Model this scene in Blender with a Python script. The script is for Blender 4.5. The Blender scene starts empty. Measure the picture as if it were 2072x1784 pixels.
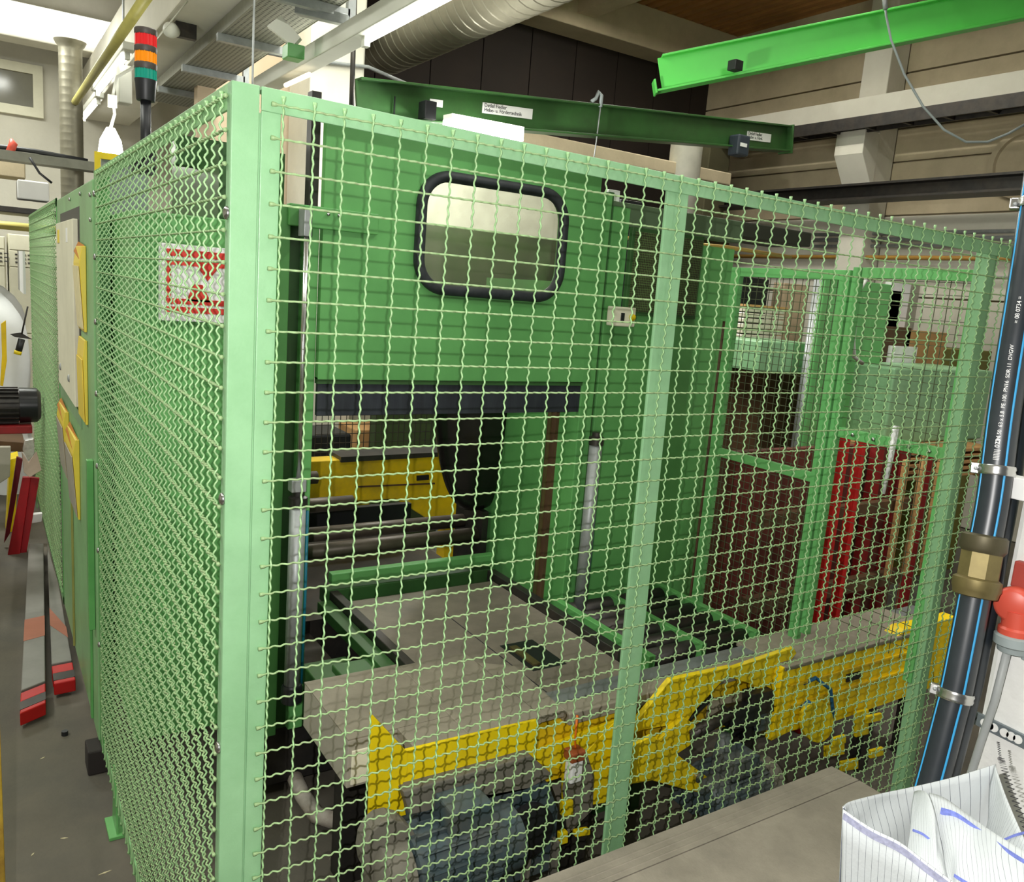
import bpy, math, random
from mathutils import Vector, Matrix
random.seed(7)
S = bpy.context.scene
COL = S.collection
# ---------------------------------------------------------------- camera
F, CX, CY = 1668.2, 1036.0, 892.0
RM = ((0.84182,-0.53643,0.07792),(-0.03075,-0.19113,-0.98113),(0.5412,0.82354,-0.17695))
T = Vector((-0.4107,-1.3503,1.8432))
cam = bpy.data.cameras.new('camera'); cob = bpy.data.objects.new('camera', cam); COL.objects.link(cob)
r, d, f = (Vector(v).normalized() for v in RM)
cob.matrix_world = Matrix(((r.x,-d.x,-f.x,T.x),(r.y,-d.y,-f.y,T.y),(r.z,-d.z,-f.z,T.z),(0,0,0,1)))
cam.sensor_fit = 'HORIZONTAL'; cam.sensor_width = 36; cam.lens = F/2072*36
cam.clip_start = 0.02; cam.clip_end = 100
S.camera = cob
# ---------------------------------------------------------------- world, lights, exposure
w = bpy.data.worlds.new('world'); S.world = w; w.use_nodes = True
w.node_tree.nodes['Background'].inputs[0].default_value = (0.95,0.97,0.90,1)
w.node_tree.nodes['Background'].inputs[1].default_value = 0.15
S.view_settings.view_transform = 'Standard'; S.view_settings.look = 'None'
S.view_settings.exposure = -0.08; S.view_settings.gamma = 1.0; S.view_settings.use_curve_mapping = False
S.cycles.use_denoising = True
S.cycles.max_bounces = 6; S.cycles.diffuse_bounces = 3; S.cycles.glossy_bounces = 3; S.cycles.transparent_max_bounces = 12
S.cycles.sample_clamp_indirect = 4.0
def lamp(name, kind, loc, power, color=(1,1,1), size=.1, size_y=None, rot=(0,0,0)):
    l = bpy.data.lights.new(name, kind); l.energy = power; l.color = color
    if kind == 'AREA':
        l.size = size
        if size_y: l.shape = 'RECTANGLE'; l.size_y = size_y
    else: l.shadow_soft_size = size
    o = bpy.data.objects.new(name, l); o.location = loc; o.rotation_euler = rot; COL.objects.link(o)
    return o
# the photographer's flash, a hand's breadth up and left of the lens
lamp('camera_flash', 'POINT', T + r*-0.08 + d*-0.062 + f*0.02, 122, (1,.98,.95), .004)
# unseen ceiling lamps of the hall, some added to brighten girder and fence
lamp('unseen_hall_lamp', 'AREA', (-2.2,1.6,4.5), 120, (.98,1,.90), .3, 3.0)
lamp('unseen_hall_lamp', 'AREA', (1.2,3.4,4.6), 140, (.98,1,.90), .3, 3.0)
lamp('unseen_hall_lamp', 'AREA', (2.9,-.9,4.8), 110, (1,.99,.92), .3, 3.0)  # added to light the girder's front, reaches the fence too
lamp('unseen_hall_lamp', 'AREA', (5.0,4.0,4.75), 190, (1,.97,.86), .3, 3.0)
lamp('unseen_hall_lamp', 'AREA', (-.8,6.6,3.9), 110, (.98,1,.92), 1.6, .6)

lamp('unseen_hall_lamp', 'AREA', (.6,-1.0,4.6), 45, (.98,1,.92), 3.0, .3)  # added above the camera to even out the front-facing surfaces
# ---------------------------------------------------------------- helpers
def ray(u, v):
    a, b = (u-CX)/F, (v-CY)/F
    return Vector((RM[0][i]*a+RM[1][i]*b+RM[2][i] for i in range(3)))
def pX(u,v,X): q=ray(u,v); return T+q*((X-T.x)/q.x)
def pY(u,v,Y): q=ray(u,v); return T+q*((Y-T.y)/q.y)
def pZ(u,v,Z): q=ray(u,v); return T+q*((Z-T.z)/q.z)
def pD(u,v,D): return T+ray(u,v)*D
def lin(c):
    c=c/255.0
    return c/12.92 if c<=.04045 else ((c+.055)/1.055)**2.4
MATS={}
def mat(name, rgb, rough=.5, metal=0, var=.12, scale=6, dirt=None, dirt_amt=0, bump=0, bscale=60, spec=.5, emit=0, stretch=(1,1,1)):
    if name in MATS: return MATS[name]
    m=bpy.data.materials.new(name); m.use_nodes=True; nt=m.node_tree; N=nt.nodes; L=nt.links
    b=N['Principled BSDF']; col=tuple(lin(c) for c in rgb)+(1,)
    b.inputs['Roughness'].default_value=rough; b.inputs['Metallic'].default_value=metal
    b.inputs['Specular IOR Level'].default_value=spec
    if emit:
        b.inputs['Base Color'].default_value=col
        b.inputs['Emission Color'].default_value=col; b.inputs['Emission Strength'].default_value=emit
        MATS[name]=m; return m
    tc=N.new('ShaderNodeTexCoord'); mp=N.new('ShaderNodeMapping'); mp.inputs['Scale'].default_value=stretch
    L.new(tc.outputs['Object'], mp.inputs['Vector'])
    nz=N.new('ShaderNodeTexNoise'); nz.inputs['Scale'].default_value=scale; nz.inputs['Detail'].default_value=6; nz.inputs['Roughness'].default_value=.6
    L.new(mp.outputs[0], nz.inputs['Vector'])
    rp=N.new('ShaderNodeValToRGB'); rp.color_ramp.elements[0].position=.3; rp.color_ramp.elements[1].position=.7
    rp.color_ramp.elements[0].color=tuple(x*(1-var) for x in col[:3])+(1,)
    rp.color_ramp.elements[1].color=tuple(min(1,x*(1+var)) for x in col[:3])+(1,)
    L.new(nz.outputs['Fac'], rp.inputs['Fac'])
    out=rp.outputs['Color']
    if dirt_amt:
        n2=N.new('ShaderNodeTexNoise'); n2.inputs['Scale'].default_value=scale*.37; n2.inputs['Detail'].default_value=8; n2.inputs['Roughness'].default_value=.7
        L.new(mp.outputs[0], n2.inputs['Vector'])
        r2=N.new('ShaderNodeValToRGB'); r2.color_ramp.elements[0].position=.42; r2.color_ramp.elements[1].position=.72
        r2.color_ramp.elements[0].color=(0,0,0,1); r2.color_ramp.elements[1].color=(dirt_amt,)*3+(1,)
        L.new(n2.outputs['Fac'], r2.inputs['Fac'])
        mx=N.new('ShaderNodeMix'); mx.data_type='RGBA'
        L.new(r2.outputs['Color'], mx.inputs['Factor']); L.new(out, mx.inputs['A'])
        mx.inputs['B'].default_value=tuple(lin(c) for c in dirt)+(1,)
        out=mx.outputs['Result']
    L.new(out, b.inputs['Base Color'])
    if bump:
        n3=N.new('ShaderNodeTexNoise'); n3.inputs['Scale'].default_value=bscale; n3.inputs['Detail'].default_value=3
        L.new(mp.outputs[0], n3.inputs['Vector'])
        bp=N.new('ShaderNodeBump'); bp.inputs['Strength'].default_value=bump; bp.inputs['Distance'].default_value=.01
        L.new(n3.outputs['Fac'], bp.inputs['Height']); L.new(bp.outputs[0], b.inputs['Normal'])
    MATS[name]=m; return m
class MB:
    def __init__(s): s.v=[]; s.f=[]; s.uv=None
    def add(s, vs, fs):
        n=len(s.v); s.v+= [tuple(p) for p in vs]; s.f+=[tuple(i+n for i in q) for q in fs]; return s
    def box(s,x0,x1,y0,y1,z0,z1):
        if x0>x1:x0,x1=x1,x0
        if y0>y1:y0,y1=y1,y0
        if z0>z1:z0,z1=z1,z0
        return s.add([(x0,y0,z0),(x1,y0,z0),(x1,y1,z0),(x0,y1,z0),(x0,y0,z1),(x1,y0,z1),(x1,y1,z1),(x0,y1,z1)],
            [(3,2,1,0),(4,5,6,7),(0,1,5,4),(1,2,6,5),(2,3,7,6),(3,0,4,7)])
    def prism(s, poly, off):
        off=Vector(off); P=[Vector(p) for p in poly]; n=len(P)
        nn=Vector((0,0,0))
        for i in range(n): nn+=P[i].cross(P[(i+1)%n])
        if nn.dot(off)>0: P=P[::-1]
        vs=P+[p+off for p in P]
        return s.add(vs,[tuple(range(n)),tuple(range(2*n-1,n-1,-1))]+[(i,i+n,(i+1)%n+n,(i+1)%n) for i in range(n)])
    def beam(s, p0, p1, w, h, up=(0,0,1)):       # rectangular bar between two points
        p0,p1=Vector(p0),Vector(p1); a=(p1-p0).normalized(); up=Vector(up)
        sd=a.cross(up).normalized()*w/2; u=sd.cross(a).normalized()*h/2
        q=[p0-sd-u,p0+sd-u,p0+sd+u,p0-sd+u]
        return s.prism(q, p1-p0)
    def tube(s, pts, rad, n=8, cap=True):
        pts=[Vector(p) for p in pts]; m=len(pts); rr=rad if isinstance(rad,(list,tuple)) else [rad]*m
        a=(pts[1]-pts[0]).normalized(); ref=Vector((0,0,1)) if abs(a.z)<.9 else Vector((1,0,0))
        sd=a.cross(ref).normalized(); vs=[]
        for i in range(m):
            t=(pts[min(i+1,m-1)]-pts[max(i-1,0)]).normalized()
            sd=(sd-t*sd.dot(t)).normalized(); u=t.cross(sd)
            for k in range(n):
                an=2*math.pi*k/n; vs.append(pts[i]+(sd*math.cos(an)+u*math.sin(an))*rr[i])
        fs=[(i*n+k,i*n+(k+1)%n,(i+1)*n+(k+1)%n,(i+1)*n+k) for i in range(m-1) for k in range(n)]
        if cap: fs+=[tuple(range(n-1,-1,-1)),tuple(range((m-1)*n,m*n))]
        return s.add(vs,fs)
    def cyl(s,p0,p1,r0,r1=None,n=20): return s.tube([p0,p1],[r0,r0 if r1 is None else r1],n)
    def lathe(s, p0, axis, prof, n=24):          # prof: (distance along axis, radius)
        p0=Vector(p0); a=Vector(axis).normalized()
        ref=Vector((0,0,1)) if abs(a.z)<.9 else Vector((1,0,0)); sd=a.cross(ref).normalized(); u=a.cross(sd)
        vs=[]
        for t,rd in prof:
            for k in range(n):
                an=2*math.pi*k/n; vs.append(p0+a*t+(sd*math.cos(an)+u*math.sin(an))*max(rd,1e-4))
        m=len(prof)
        fs=[(i*n+k,(i+1)*n+k,(i+1)*n+(k+1)%n,i*n+(k+1)%n) for i in range(m-1) for k in range(n)]
        fs+=[tuple(range(n)),tuple(range(m*n-1,(m-1)*n-1,-1))]
        return s.add(vs,fs)
    def blob(s,c,rx,ry,rz,n=10,m=6):
        vs=[];fs=[]
        for i in range(1,m):
            th=math.pi*i/m
            for k in range(n):
                ph=2*math.pi*k/n; vs.append((c[0]+rx*math.sin(th)*math.cos(ph),c[1]+ry*math.sin(th)*math.sin(ph),c[2]+rz*math.cos(th)))
        t=len(vs); vs+=[(c[0],c[1],c[2]+rz),(c[0],c[1],c[2]-rz)]
        for i in range(m-2):
            for k in range(n): fs.append((i*n+k,(i+1)*n+k,(i+1)*n+(k+1)%n,i*n+(k+1)%n))
        for k in range(n): fs.append((t,k,(k+1)%n)); fs.append((t+1,(m-2)*n+(k+1)%n,(m-2)*n+k))
        return s.add(vs,fs)
    def grid(s, fn, nu, nv):
        n=len(s.v); s.uv=[] if s.uv is None else s.uv
        for j in range(nv+1):
            for i in range(nu+1): s.v.append(tuple(fn(i/nu,j/nv))); s.uv.append((i/nu,j/nv))
        for j in range(nv):
            for i in range(nu):
                a=n+j*(nu+1)+i; s.f.append((a,a+1,a+nu+2,a+nu+1))
        return s
    def mesh(s,name,m,smooth=False):
        me=bpy.data.meshes.new(name); me.from_pydata(s.v,[],s.f); me.materials.append(m)
        if smooth: me.shade_smooth()
        if s.uv and len(s.uv)==len(s.v):
            ul=me.uv_layers.new(name='UVMap')
            for l in me.loops: ul.data[l.index].uv=s.uv[l.vertex_index]
        me.update(); return me
    def build(s,name,m,parent=None,smooth=False,bevel=0,angle=None):
        me=s.mesh(name,m,smooth and angle is None)
        o=bpy.data.objects.new(name,me); COL.objects.link(o)
        if angle is not None: me.shade_smooth(); me.set_sharp_from_angle(angle=math.radians(angle))
        adopt(o,parent)
        if bevel:
            b=o.modifiers.new('bevel','BEVEL'); b.width=bevel; b.segments=2; b.limit_method='ANGLE'; b.angle_limit=math.radians(50)
        return o
def lerp_(a,b,t): return a+(b-a)*t
def wloc(o):
    v=Vector((0,0,0))
    while o: v+=o.location; o=o.parent
    return v
def adopt(o,parent):
    if parent is not None:
        o.parent=parent; o.location=o.location-wloc(parent)
def tag(o,label,cat,group=None):
    o['label']=label; o['category']=cat
    if group: o['group']=group
    return o
def thing(name,label,cat,loc,group=None):
    o=bpy.data.objects.new(name,None); o.empty_display_size=.1; COL.objects.link(o); o.location=loc
    return tag(o,label,cat,group)
def struct(o): o['kind']='structure'; return o
def inst(o,loc,parent=None,rot=(0,0,0),name=None):     # another piece sharing mesh data, placed in world space
    c=o.copy(); COL.objects.link(c); c.parent=None; c.location=loc; c.rotation_euler=rot
    adopt(c,parent); return c
def text(s,body,size,origin,xdir,ydir,m,parent,name='lettering',align='LEFT',depth=.0008):
    cu=bpy.data.curves.new(name,'FONT'); cu.body=body; cu.size=size; cu.extrude=depth; cu.align_x=align; cu.materials.append(m)
    o=bpy.data.objects.new(name,cu); COL.objects.link(o)
    x=Vector(xdir).normalized(); z=x.cross(Vector(ydir)).normalized(); y=z.cross(x)
    me=bpy.data.meshes.new_from_object(o.evaluated_get(bpy.context.evaluated_depsgraph_get())); bpy.data.objects.remove(o)
    me.name=name; o=bpy.data.objects.new(name,me); COL.objects.link(o)
    M=Matrix((x,y,z)).transposed().to_4x4(); o.matrix_world=Matrix.Translation(Vector(origin))@M
    o.location=Vector(origin)
    adopt(o,parent); return o
def text_(*a,**k): return text(None,*a,**k)

# ---------------------------------------------------------------- materials
GREEN=mat('green_paint',(138,182,138),.38,0,.07,9,(86,140,84),.35,.05,160)
GREENL=mat('light_green_paint',(136,186,128),.45,0,.08,6,(112,140,98),.6,.10,90)
GREENM=mat('machine_green_paint',(102,170,96),.36,0,.09,5,(60,120,60),.4)
GREEND=mat('dark_green_paint',(54,98,48),.4,0,.12,6,(50,60,40),.5)
GREENB=mat('bright_green_paint',(96,212,92),.45,0,.05,4)
WIREM=mat('galvanised_green_wire',(158,200,142),.42,.1,.16,70,(140,146,116),.4)
WIREH=mat('dusty_green_wire',(148,180,126),.55,.05,.2,60,(142,134,110),.55)
STEEL=mat('bright_steel',(190,190,188),.25,1,.1,20)
ZINC=mat('zinc_steel',(164,168,168),.45,.4,.15,25)
DSTEEL=mat('dark_steel',(62,60,58),.45,.6,.2,18,(90,80,70),.5)
BLACK=mat('black_plastic',(28,29,32),.45,0,.15,20)
RUBBER=mat('black_rubber',(30,36,40),.6,0,.2,30,(90,95,95),.25)
DUSTY=mat('dusty_grey_steel',(148,140,124),.75,0,.08,10,(108,104,92),.6,.05,120)
DUSTYB=mat('dusty_beige_sheet',(170,164,150),.7,0,.06,8,(140,134,118),.5)
BEDGREY=mat('dusty_bed_plate',(132,124,110),.7,0,.10,9,(86,80,72),.6)
DARKSHEET=mat('dusty_dark_sheet',(148,140,126),.85,0,.10,14,(104,98,88),.6,.10,220)
YELLOW=mat('yellow_paint',(246,216,8),.45,0,.06,7,(150,132,40),.35)
YELLOWO=mat('dusty_yellow_paint',(240,200,8),.5,0,.10,6,(140,120,60),.7)
MOTOR=mat('blue_grey_motor_paint',(66,82,88),.5,0,.15,12,(110,104,92),.7)
MOTORD=mat('dusty_motor_top',(120,116,104),.8,0,.12,16,(90,88,80),.5)
CONC=mat('concrete',(190,182,166),.9,0,.08,4,(150,140,120),.4,.15,40)
CONCW=mat('white_painted_concrete',(222,218,204),.85,0,.05,3,(190,184,164),.4,.12,30)
CONCB=mat('beige_concrete_panel',(196,182,152),.9,0,.08,3,(140,126,102),.5,.1,40)
WHITE=mat('white_wall_paint',(236,236,232),.8,0,.03,6,(200,198,190),.3,.35,30)
DARKWALL=mat('dark_brown_cladding',(36,26,18),.8,0,.25,2,(30,24,18),.6)
BROWNDECK=mat('brown_roof_deck',(164,114,58),.75,0,.15,3,(90,60,32),.5)
FLOORM=mat('dark_concrete_floor',(98,92,80),.8,0,.12,3,(62,64,62),.7,.12,60)
DUCTM=mat('spiral_duct_zinc',(122,118,102),.42,.45,.10,14)
TRAYM=mat('perforated_tray_zinc',(138,138,126),.6,.35,.12,12)
CREAM=mat('cream_sheet',(238,234,210),.6,0,.04,5,(190,186,160),.4)
PAPER=mat('white_paper',(240,240,238),.8,0,.02,10)
INK=mat('dark_ink',(50,50,52),.8,0,0,5)
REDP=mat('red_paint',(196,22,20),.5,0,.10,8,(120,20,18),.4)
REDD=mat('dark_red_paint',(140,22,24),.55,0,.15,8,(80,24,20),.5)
WOOD=mat('raw_pine_wood',(196,150,96),.75,0,.18,10,(140,100,60),.4,stretch=(1,1,8))
CARD=mat('brown_cardboard',(176,134,84),.85,0,.08,5)
BROWN=mat('brown_rusty_steel',(92,66,40),.8,0,.25,6,(60,44,30),.6)
BRASS=mat('tarnished_brass',(122,110,70),.5,.55,.15,20,(80,68,44),.5)
PIPEM=mat('black_pe_pipe',(34,40,46),.35,0,.12,15,(70,76,80),.3)
BLUE=mat('blue_pipe_stripe',(46,150,206),.4,0,.05,10)
REDPL=mat('red_plastic',(206,82,64),.4,0,.05,8)
GREYPL=mat('grey_plastic',(150,160,160),.5,0,.06,8)
TUBE=mat('lamp_tube_glow',(255,255,246),.4,emit=9)
LAMPW=mat('white_lamp_body',(226,226,214),.5,0,.04,5)

# ================================================================= the hall
struct(MB().box(-6,9,-4,10,-.12,0).build('floor',FLOORM))
# ceiling of the right bay: trapezoid deck running away from the camera
c=MB(); zc=5.05; x=2.4; k=0
prof=[]
while x<7.6:
    prof+=[(x,zc),(x+.05,zc),(x+.07,zc+.045),(x+.12,zc+.045)]; x+=.14
vs=[(a,-3.5,b) for a,b in prof]+[(a,6.7,b) for a,b in prof]; n=len(prof)
c.add(vs,[(i,i+1,n+i+1,n+i) for i in range(n-1)])
o=c.build('ceiling',BROWNDECK); sm=o.modifiers.new('thick','SOLIDIFY'); sm.thickness=.02; struct(o)
struct(MB().box(-6,2.4,-4,9.6,4.75,4.9).build('ceiling',CONCW))
# back wall of the right bay: dark vertical cladding sheets
wb=struct(MB().box(2.2,7.6,6.62,6.8,0,5.1).build('wall_back',DARKWALL))
for i in range(9):
    x0=2.3+i*.59
    MB().box(x0+.006,x0+.584,6.59,6.619,2.0,5.04).build('cladding_sheet',DARKWALL,wb)
struct(MB().box(2.3,7.3,6.2,6.58,4.62,5.04).build('roof_beam',CONCB,bevel=.01))
struct(MB().beam((5.05,-1.0,4.9),(5.05,6.2,4.9),.22,.3).build('roof_beam',CONCB))
# right wall with precast panels, columns, crane rail
wr=struct(MB().box(7.36,7.6,-4,6.62,0,5.1).build('wall_right',CONCB))
zs=[0,.62,1.24,1.86,2.46,2.88,3.36,3.62]
zr=[pX(1900,v,7.3).z for v in (433,320,250,135)]
zl=[0,.7,1.4,2.1,zr[0],zr[1]-.001,zr[2],zr[2]+.32,zr[3],5.05]
for a,b in zip(zl[:-1],zl[1:]):
    for y0,y1 in ((-3.9,-.2),(-.2,3.9),(3.9,6.6)):
        MB().box(7.30,7.359,y0+.006,y1-.006,a+.008,b-.008).build('panel',CONCB if a>2.2 else CONCW,wr,bevel=.004)
Yc=pX(1770,150,7.0).y
for yc in (Yc,Yc-3.6):
    cb=MB().box(7.02,7.3,yc-.14,yc+.16,0,5.05).build('concrete_column',CONCW,bevel=.01); struct(cb)
    q=MB(); za=pX(1740,268,6.9).z
    q.prism([(6.78,yc-.15,za),(7.02,yc-.15,za),(7.02,yc-.15,za-.55),(6.98,yc-.15,za-.5),(6.78,yc-.15,za-.22)],(0,.32,0))
    q.build('corbel',CONCW,cb,bevel=.008)
zb0,zb1=pX(1900,223,6.9).z,pX(1900,181,6.9).z
gb=struct(MB().box(6.8,7.02,1.9,6.5,zb0,zb1+.02).build('trim_1',CONCW,bevel=.006))
struct(MB().box(6.8,7.02,-3,1.89,zb0,zb1+.02).build('trim_2',CONCW,bevel=.006))
tb=thing('cable_ladder','dark cable ladder running along the right hall wall under the pale concrete girder','cable tray',(6.7,2,zb0-.1))
MB().box(6.62,6.64,-2,6.4,zb0-.13,zb0-.02).build('side_rail',DSTEEL,tb); MB().box(6.80,6.82,-2,6.4,zb0-.13,zb0-.02).build('side_rail',DSTEEL,tb)
rg=MB().box(6.64,6.80,-.015,.015,-.015,.015).build('rung',DSTEEL,tb)
rg.location=Vector((0,0,zb0-.11))-tb.location
for i in range(1,22): inst(rg,Vector((0,-1.9+i*.38,zb0-.11)),tb)
MB().tube([(6.72,-2,zb0-.07),(6.72,6.4,zb0-.07)],.025,8).build('cable',BLACK,tb,True)
zr0,zr1=pX(1900,398,6.9).z,pX(1900,366,6.9).z
cr=thing('crane_runway_rail','long dark steel runway girder fixed low along the right hall wall','girder',(6.8,2,zr0))
MB().box(6.82,6.86,-2.5,6.5,zr0,zr1).build('web',DSTEEL,cr); MB().box(6.7,6.98,-2.5,6.5,zr1-.02,zr1).build('upper_flange',DSTEEL,cr)
MB().box(6.7,6.98,-2.5,6.5,zr0-.012,zr0+.008).build('lower_flange',DSTEEL,cr)
for v,rad in ((470,.018),(483,.022),(497,.016)):
    q=pX(1900,v,7.15)
    tag(MB().tube([(7.15,-2.5,q.z),(7.15,4.6,q.z)],rad,8).build('wall_pipe',ZINC,None,True),
        {470:'uppermost of three thin horizontal pipes on the white right wall',483:'middle of three thin horizontal pipes on the white right wall',497:'lowest of three thin horizontal pipes on the white right wall'}[v],'pipe')
q=pX(1800,521,7.1)
tag(MB().tube([(7.1,-2.5,q.z),(7.1,6.4,q.z)],.022,8).build('gas_pipe',mat('ochre_pipe_paint',(170,130,60),.5),None,True),'ochre yellow horizontal pipe on the right wall just above the far green fence','pipe')
# round fan opening on the right wall
q=pX(2072,330,7.28)
tag(MB().lathe((7.30,q.y,q.z),(-1,0,0),[(0,.30),(.05,.30),(.05,.25),(.02,.24)],32).build('round_wall_vent',CONCB,None,angle=40),'large round beige vent ring on the right hall wall, cut off by the photo edge','vent')
# left bay: white rear wall, window, beams
wl=struct(MB().box(-6,2.3,9.0,9.2,0,4.9).build('wall_back_left',CONCW))
struct(MB().box(-6.2,-6,-4,9.2,0,4.9).build('wall_left',CONCW))
struct(MB().box(2.2,2.35,6.62,9.0,0,5.1).build('wall_partition',CONCW))
a,b=pY(-60,108,8.96),pY(88,240,8.96)
wn=MB()
x0,x1,z0,z1=a.x-.3,b.x,b.z,a.z+.0
for (p,q_) in (((x0,x1),(z1-.09,z1)),((x0,x1),(z0,z0+.09)),((x0,x0+.09),(z0+.09,z1-.09)),((x1-.09,x1),(z0+.09,z1-.09))): wn.box(p[0],p[1],8.93,9.0,q_[0],q_[1])
wn=struct(wn.build('window_1',CREAM))
MB().box(x0+.09,x1-.09,8.965,8.985,z0+.09,z1-.09).build('pane',mat('dark_window_glass',(120,118,104),.12,0,.1,3),wn)
zl0=3.30
e0,e1=pZ(172,236,zl0),pZ(345,0,zl0)
lb=struct(MB().box(.60,1.05,2.0,8.98,zl0,zl0+.5).build('trim_3',CONCW,bevel=.01))
struct(MB().box(-6,1.0,8.2,8.5,pY(0,68,8.2).z,4.75).build('trim_4',CONCW,bevel=.01))
struct(MB().box(1.05,2.2,5.6,5.72,0,4.75).build('wall_middle',mat('pinkish_beige_plaster',(206,186,160),.9,0,.05,3,(180,160,130),.4)))
# main concrete column
ca,cb_=pY(628,150,5.0),pY(738,150,5.0)
cm=struct(MB().box(ca.x,cb_.x,5.0,5.5,0,5.05).build('concrete_column',CONCW,bevel=.015))
# fluorescent strip lights
def batten(name,label,p0,p1,w=.09,h=.07,lit=True,axis='Y',frac=(0.05,.95)):
    p0,p1=Vector(p0),Vector(p1); t=thing(name,label,'lamp',(p0+p1)/2)
    MB().beam(p0,p1,w,h).build('lamp_housing',LAMPW,t,bevel=.006)
    dd=(p1-p0); dn=Vector((0,0,-(h/2+.022)))
    a_,b_=p0+dd*frac[0]+dn,p0+dd*frac[1]+dn
    MB().tube([a_,b_],.013,10).build('lamp_tube',TUBE if lit else LAMPW,t,True)
    u=dd.normalized()*.02
    for e in (a_,b_): MB().beam(e-u,e+u,.03,.05).build('lamp_holder',LAMPW,t)
    return t
z=3.05
a,b=pZ(545,160,z),pZ(905,-30,z); xx=(a.x+b.x)/2
batten('strip_light','long white fluorescent strip light hanging in front of the concrete column',(xx,a.y+.25,z),(xx,b.y-.3,z),.11,.09,True,frac=(.62,.98))
z=2.96; a,b=pZ(578,172,z),pZ(626,150,z)
tag(MB().tube([a,b],.014,10).build('lamp_tube_end',mat('warm_tube_glow',(255,238,206),.4,emit=1.6),None,True),'separate fluorescent tube with a warm glowing end in front of the column','lamp')
z=3.26
for i,(u0,v0,u1,v1,lb_) in enumerate(((195,180,262,92,'left white strip light under the concrete beam, beside the yellow pipe'),(168,232,196,190,'short white strip light under the beam, nearest the zinc down pipe'))):
    a,b=pZ(u0,v0,z),pZ(u1,v1,z)
    batten('strip_light',lb_,(a.x,a.y,z),(a.x,b.y,z),.08,.05,True)
# overexposed white cross beam: brightness built from an added lamp and a glowing face
a,b=pY(-40,2,8.1),pY(236,40,8.1)
batten('strip_light','overexposed white strip light along the cross beam at the upper left',(a.x-.4,8.12,a.z),(b.x,8.12,a.z),.12,.12,True)
MATS['lamp_cover']=mat('beam_face_glow',(255,255,250),.4,emit=4)
q0,q1=pY(-40,22,8.0),pY(236,72,8.0); ztp,zbt=pY(0,-4,8.0).z,pY(0,30,8.0).z
tag(MB().box(q0.x-.4,q1.x,8.0,8.03,zbt,ztp).build('glowing_beam_face',MATS['lamp_cover']),'glowing white cover of the strip light on the cross beam, upper left','lamp')  # beam face glows by itself so it reads overexposed
# work lamp behind the tower light
p=pD(224,296,4.2); wlp=thing('hanging_work_lamp','small glaring work lamp hanging from a white hook behind the signal tower','lamp',p)
MB().lathe(p+Vector((0,0,-.07)),(0,0,1),[(0,.02),(.03,.06),(.10,.05),(.16,.02)],14).build('lamp_bulb',mat('bulb_glow',(255,255,240),.4,emit=22),wlp,True)
MB().tube([p+Vector((0,0,.09)),p+Vector((.02,0,.16)),p+Vector((.01,0,.24)),p+Vector((.03,0,.34)),p+Vector((.12,.1,.42))],.008,6).build('hook',LAMPW,wlp,True)
MB().tube([p+Vector((.12,.1,.42)),Vector((.64,p.y+.4,3.31))],.004,5).build('suspension_cord',LAMPW,wlp,True)
MB().box(p.x-.012,p.x+.03,p.y-.01,p.y+.01,p.z+.19,p.z+.25).build('cord_grip',LAMPW,wlp)
lamp('work_lamp_light','POINT',p+f*-.12,9,(1,.98,.9),.05)
p=pD(238,325,4.0); yf=thing('yellow_framed_box','yellow framed grey box standing behind the top rail below the work lamp','box',p)
MB().box(p.x-.10,p.x+.14,p.y,p.y+.02,p.z+.0,p.z+.03).build('top_frame',YELLOW,yf); MB().box(p.x-.10,p.x-.075,p.y,p.y+.02,p.z-.5,p.z).build('side_frame',YELLOW,yf)
MB().box(p.x-.07,p.x+.14,p.y+.02,p.y+.12,p.z-.5,p.z).build('body',GREYPL,yf)
# spiral duct
zd=3.6
lo0,lo1=pZ(748,146,zd),pZ(1128,0,zd); rd=.235
dx=2.47+rd*.2; dz=zd+rd*.8
m=MB(); m.lathe((dx,5.55,dz),(0,-1,0),sum([[(i*.11,rd),(i*.11+.095,rd),(i*.11+.10,rd+.006),(i*.11+.105,rd+.006)] for i in range(64)],[]),28)
dt=tag(m.build('spiral_duct',DUCTM,None,angle=50),'wide grey spiral ventilation duct running under the roof beside the column','duct')
# cable tray with perforations
xt=.98; zt=3.2
ta,tb_=pZ(312,215,zt),pZ(520,0,zt)
tx0=pZ(318,180,zt).x; tx1=tx0+.34
tr=thing('perforated_cable_tray','grey perforated cable tray hanging under the beam above the left fence','cable tray',(tx0,4,zt))
tm=bpy.data.materials.new('perforated_sheet'); tm.use_nodes=True; nt=tm.node_tree; N=nt.nodes; L=nt.links
tc=N.new('ShaderNodeTexCoord'); vo=N.new('ShaderNodeTexVoronoi'); vo.inputs['Scale'].default_value=36; vo.inputs['Randomness'].default_value=0
L.new(tc.outputs['Object'],vo.inputs['Vector']); rp=N.new('ShaderNodeValToRGB'); rp.color_ramp.elements[0].position=.30; rp.color_ramp.elements[1].position=.36
rp.color_ramp.elements[0].color=(.05,.05,.04,1); rp.color_ramp.elements[1].color=(.30,.30,.25,1)
L.new(vo.outputs['Distance'],rp.inputs['Fac']); L.new(rp.outputs[0],N['Principled BSDF'].inputs['Base Color']); N['Principled BSDF'].inputs['Roughness'].default_value=.6
MB().box(tx0,tx1,2.2,6.6,zt,zt+.004).build('tray_floor',tm,tr)
for sx in (tx0-.003,tx1): MB().box(sx,sx+.003,2.2,6.6,zt-.004,zt+.07).build('side_rail',TRAYM,tr)
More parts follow.
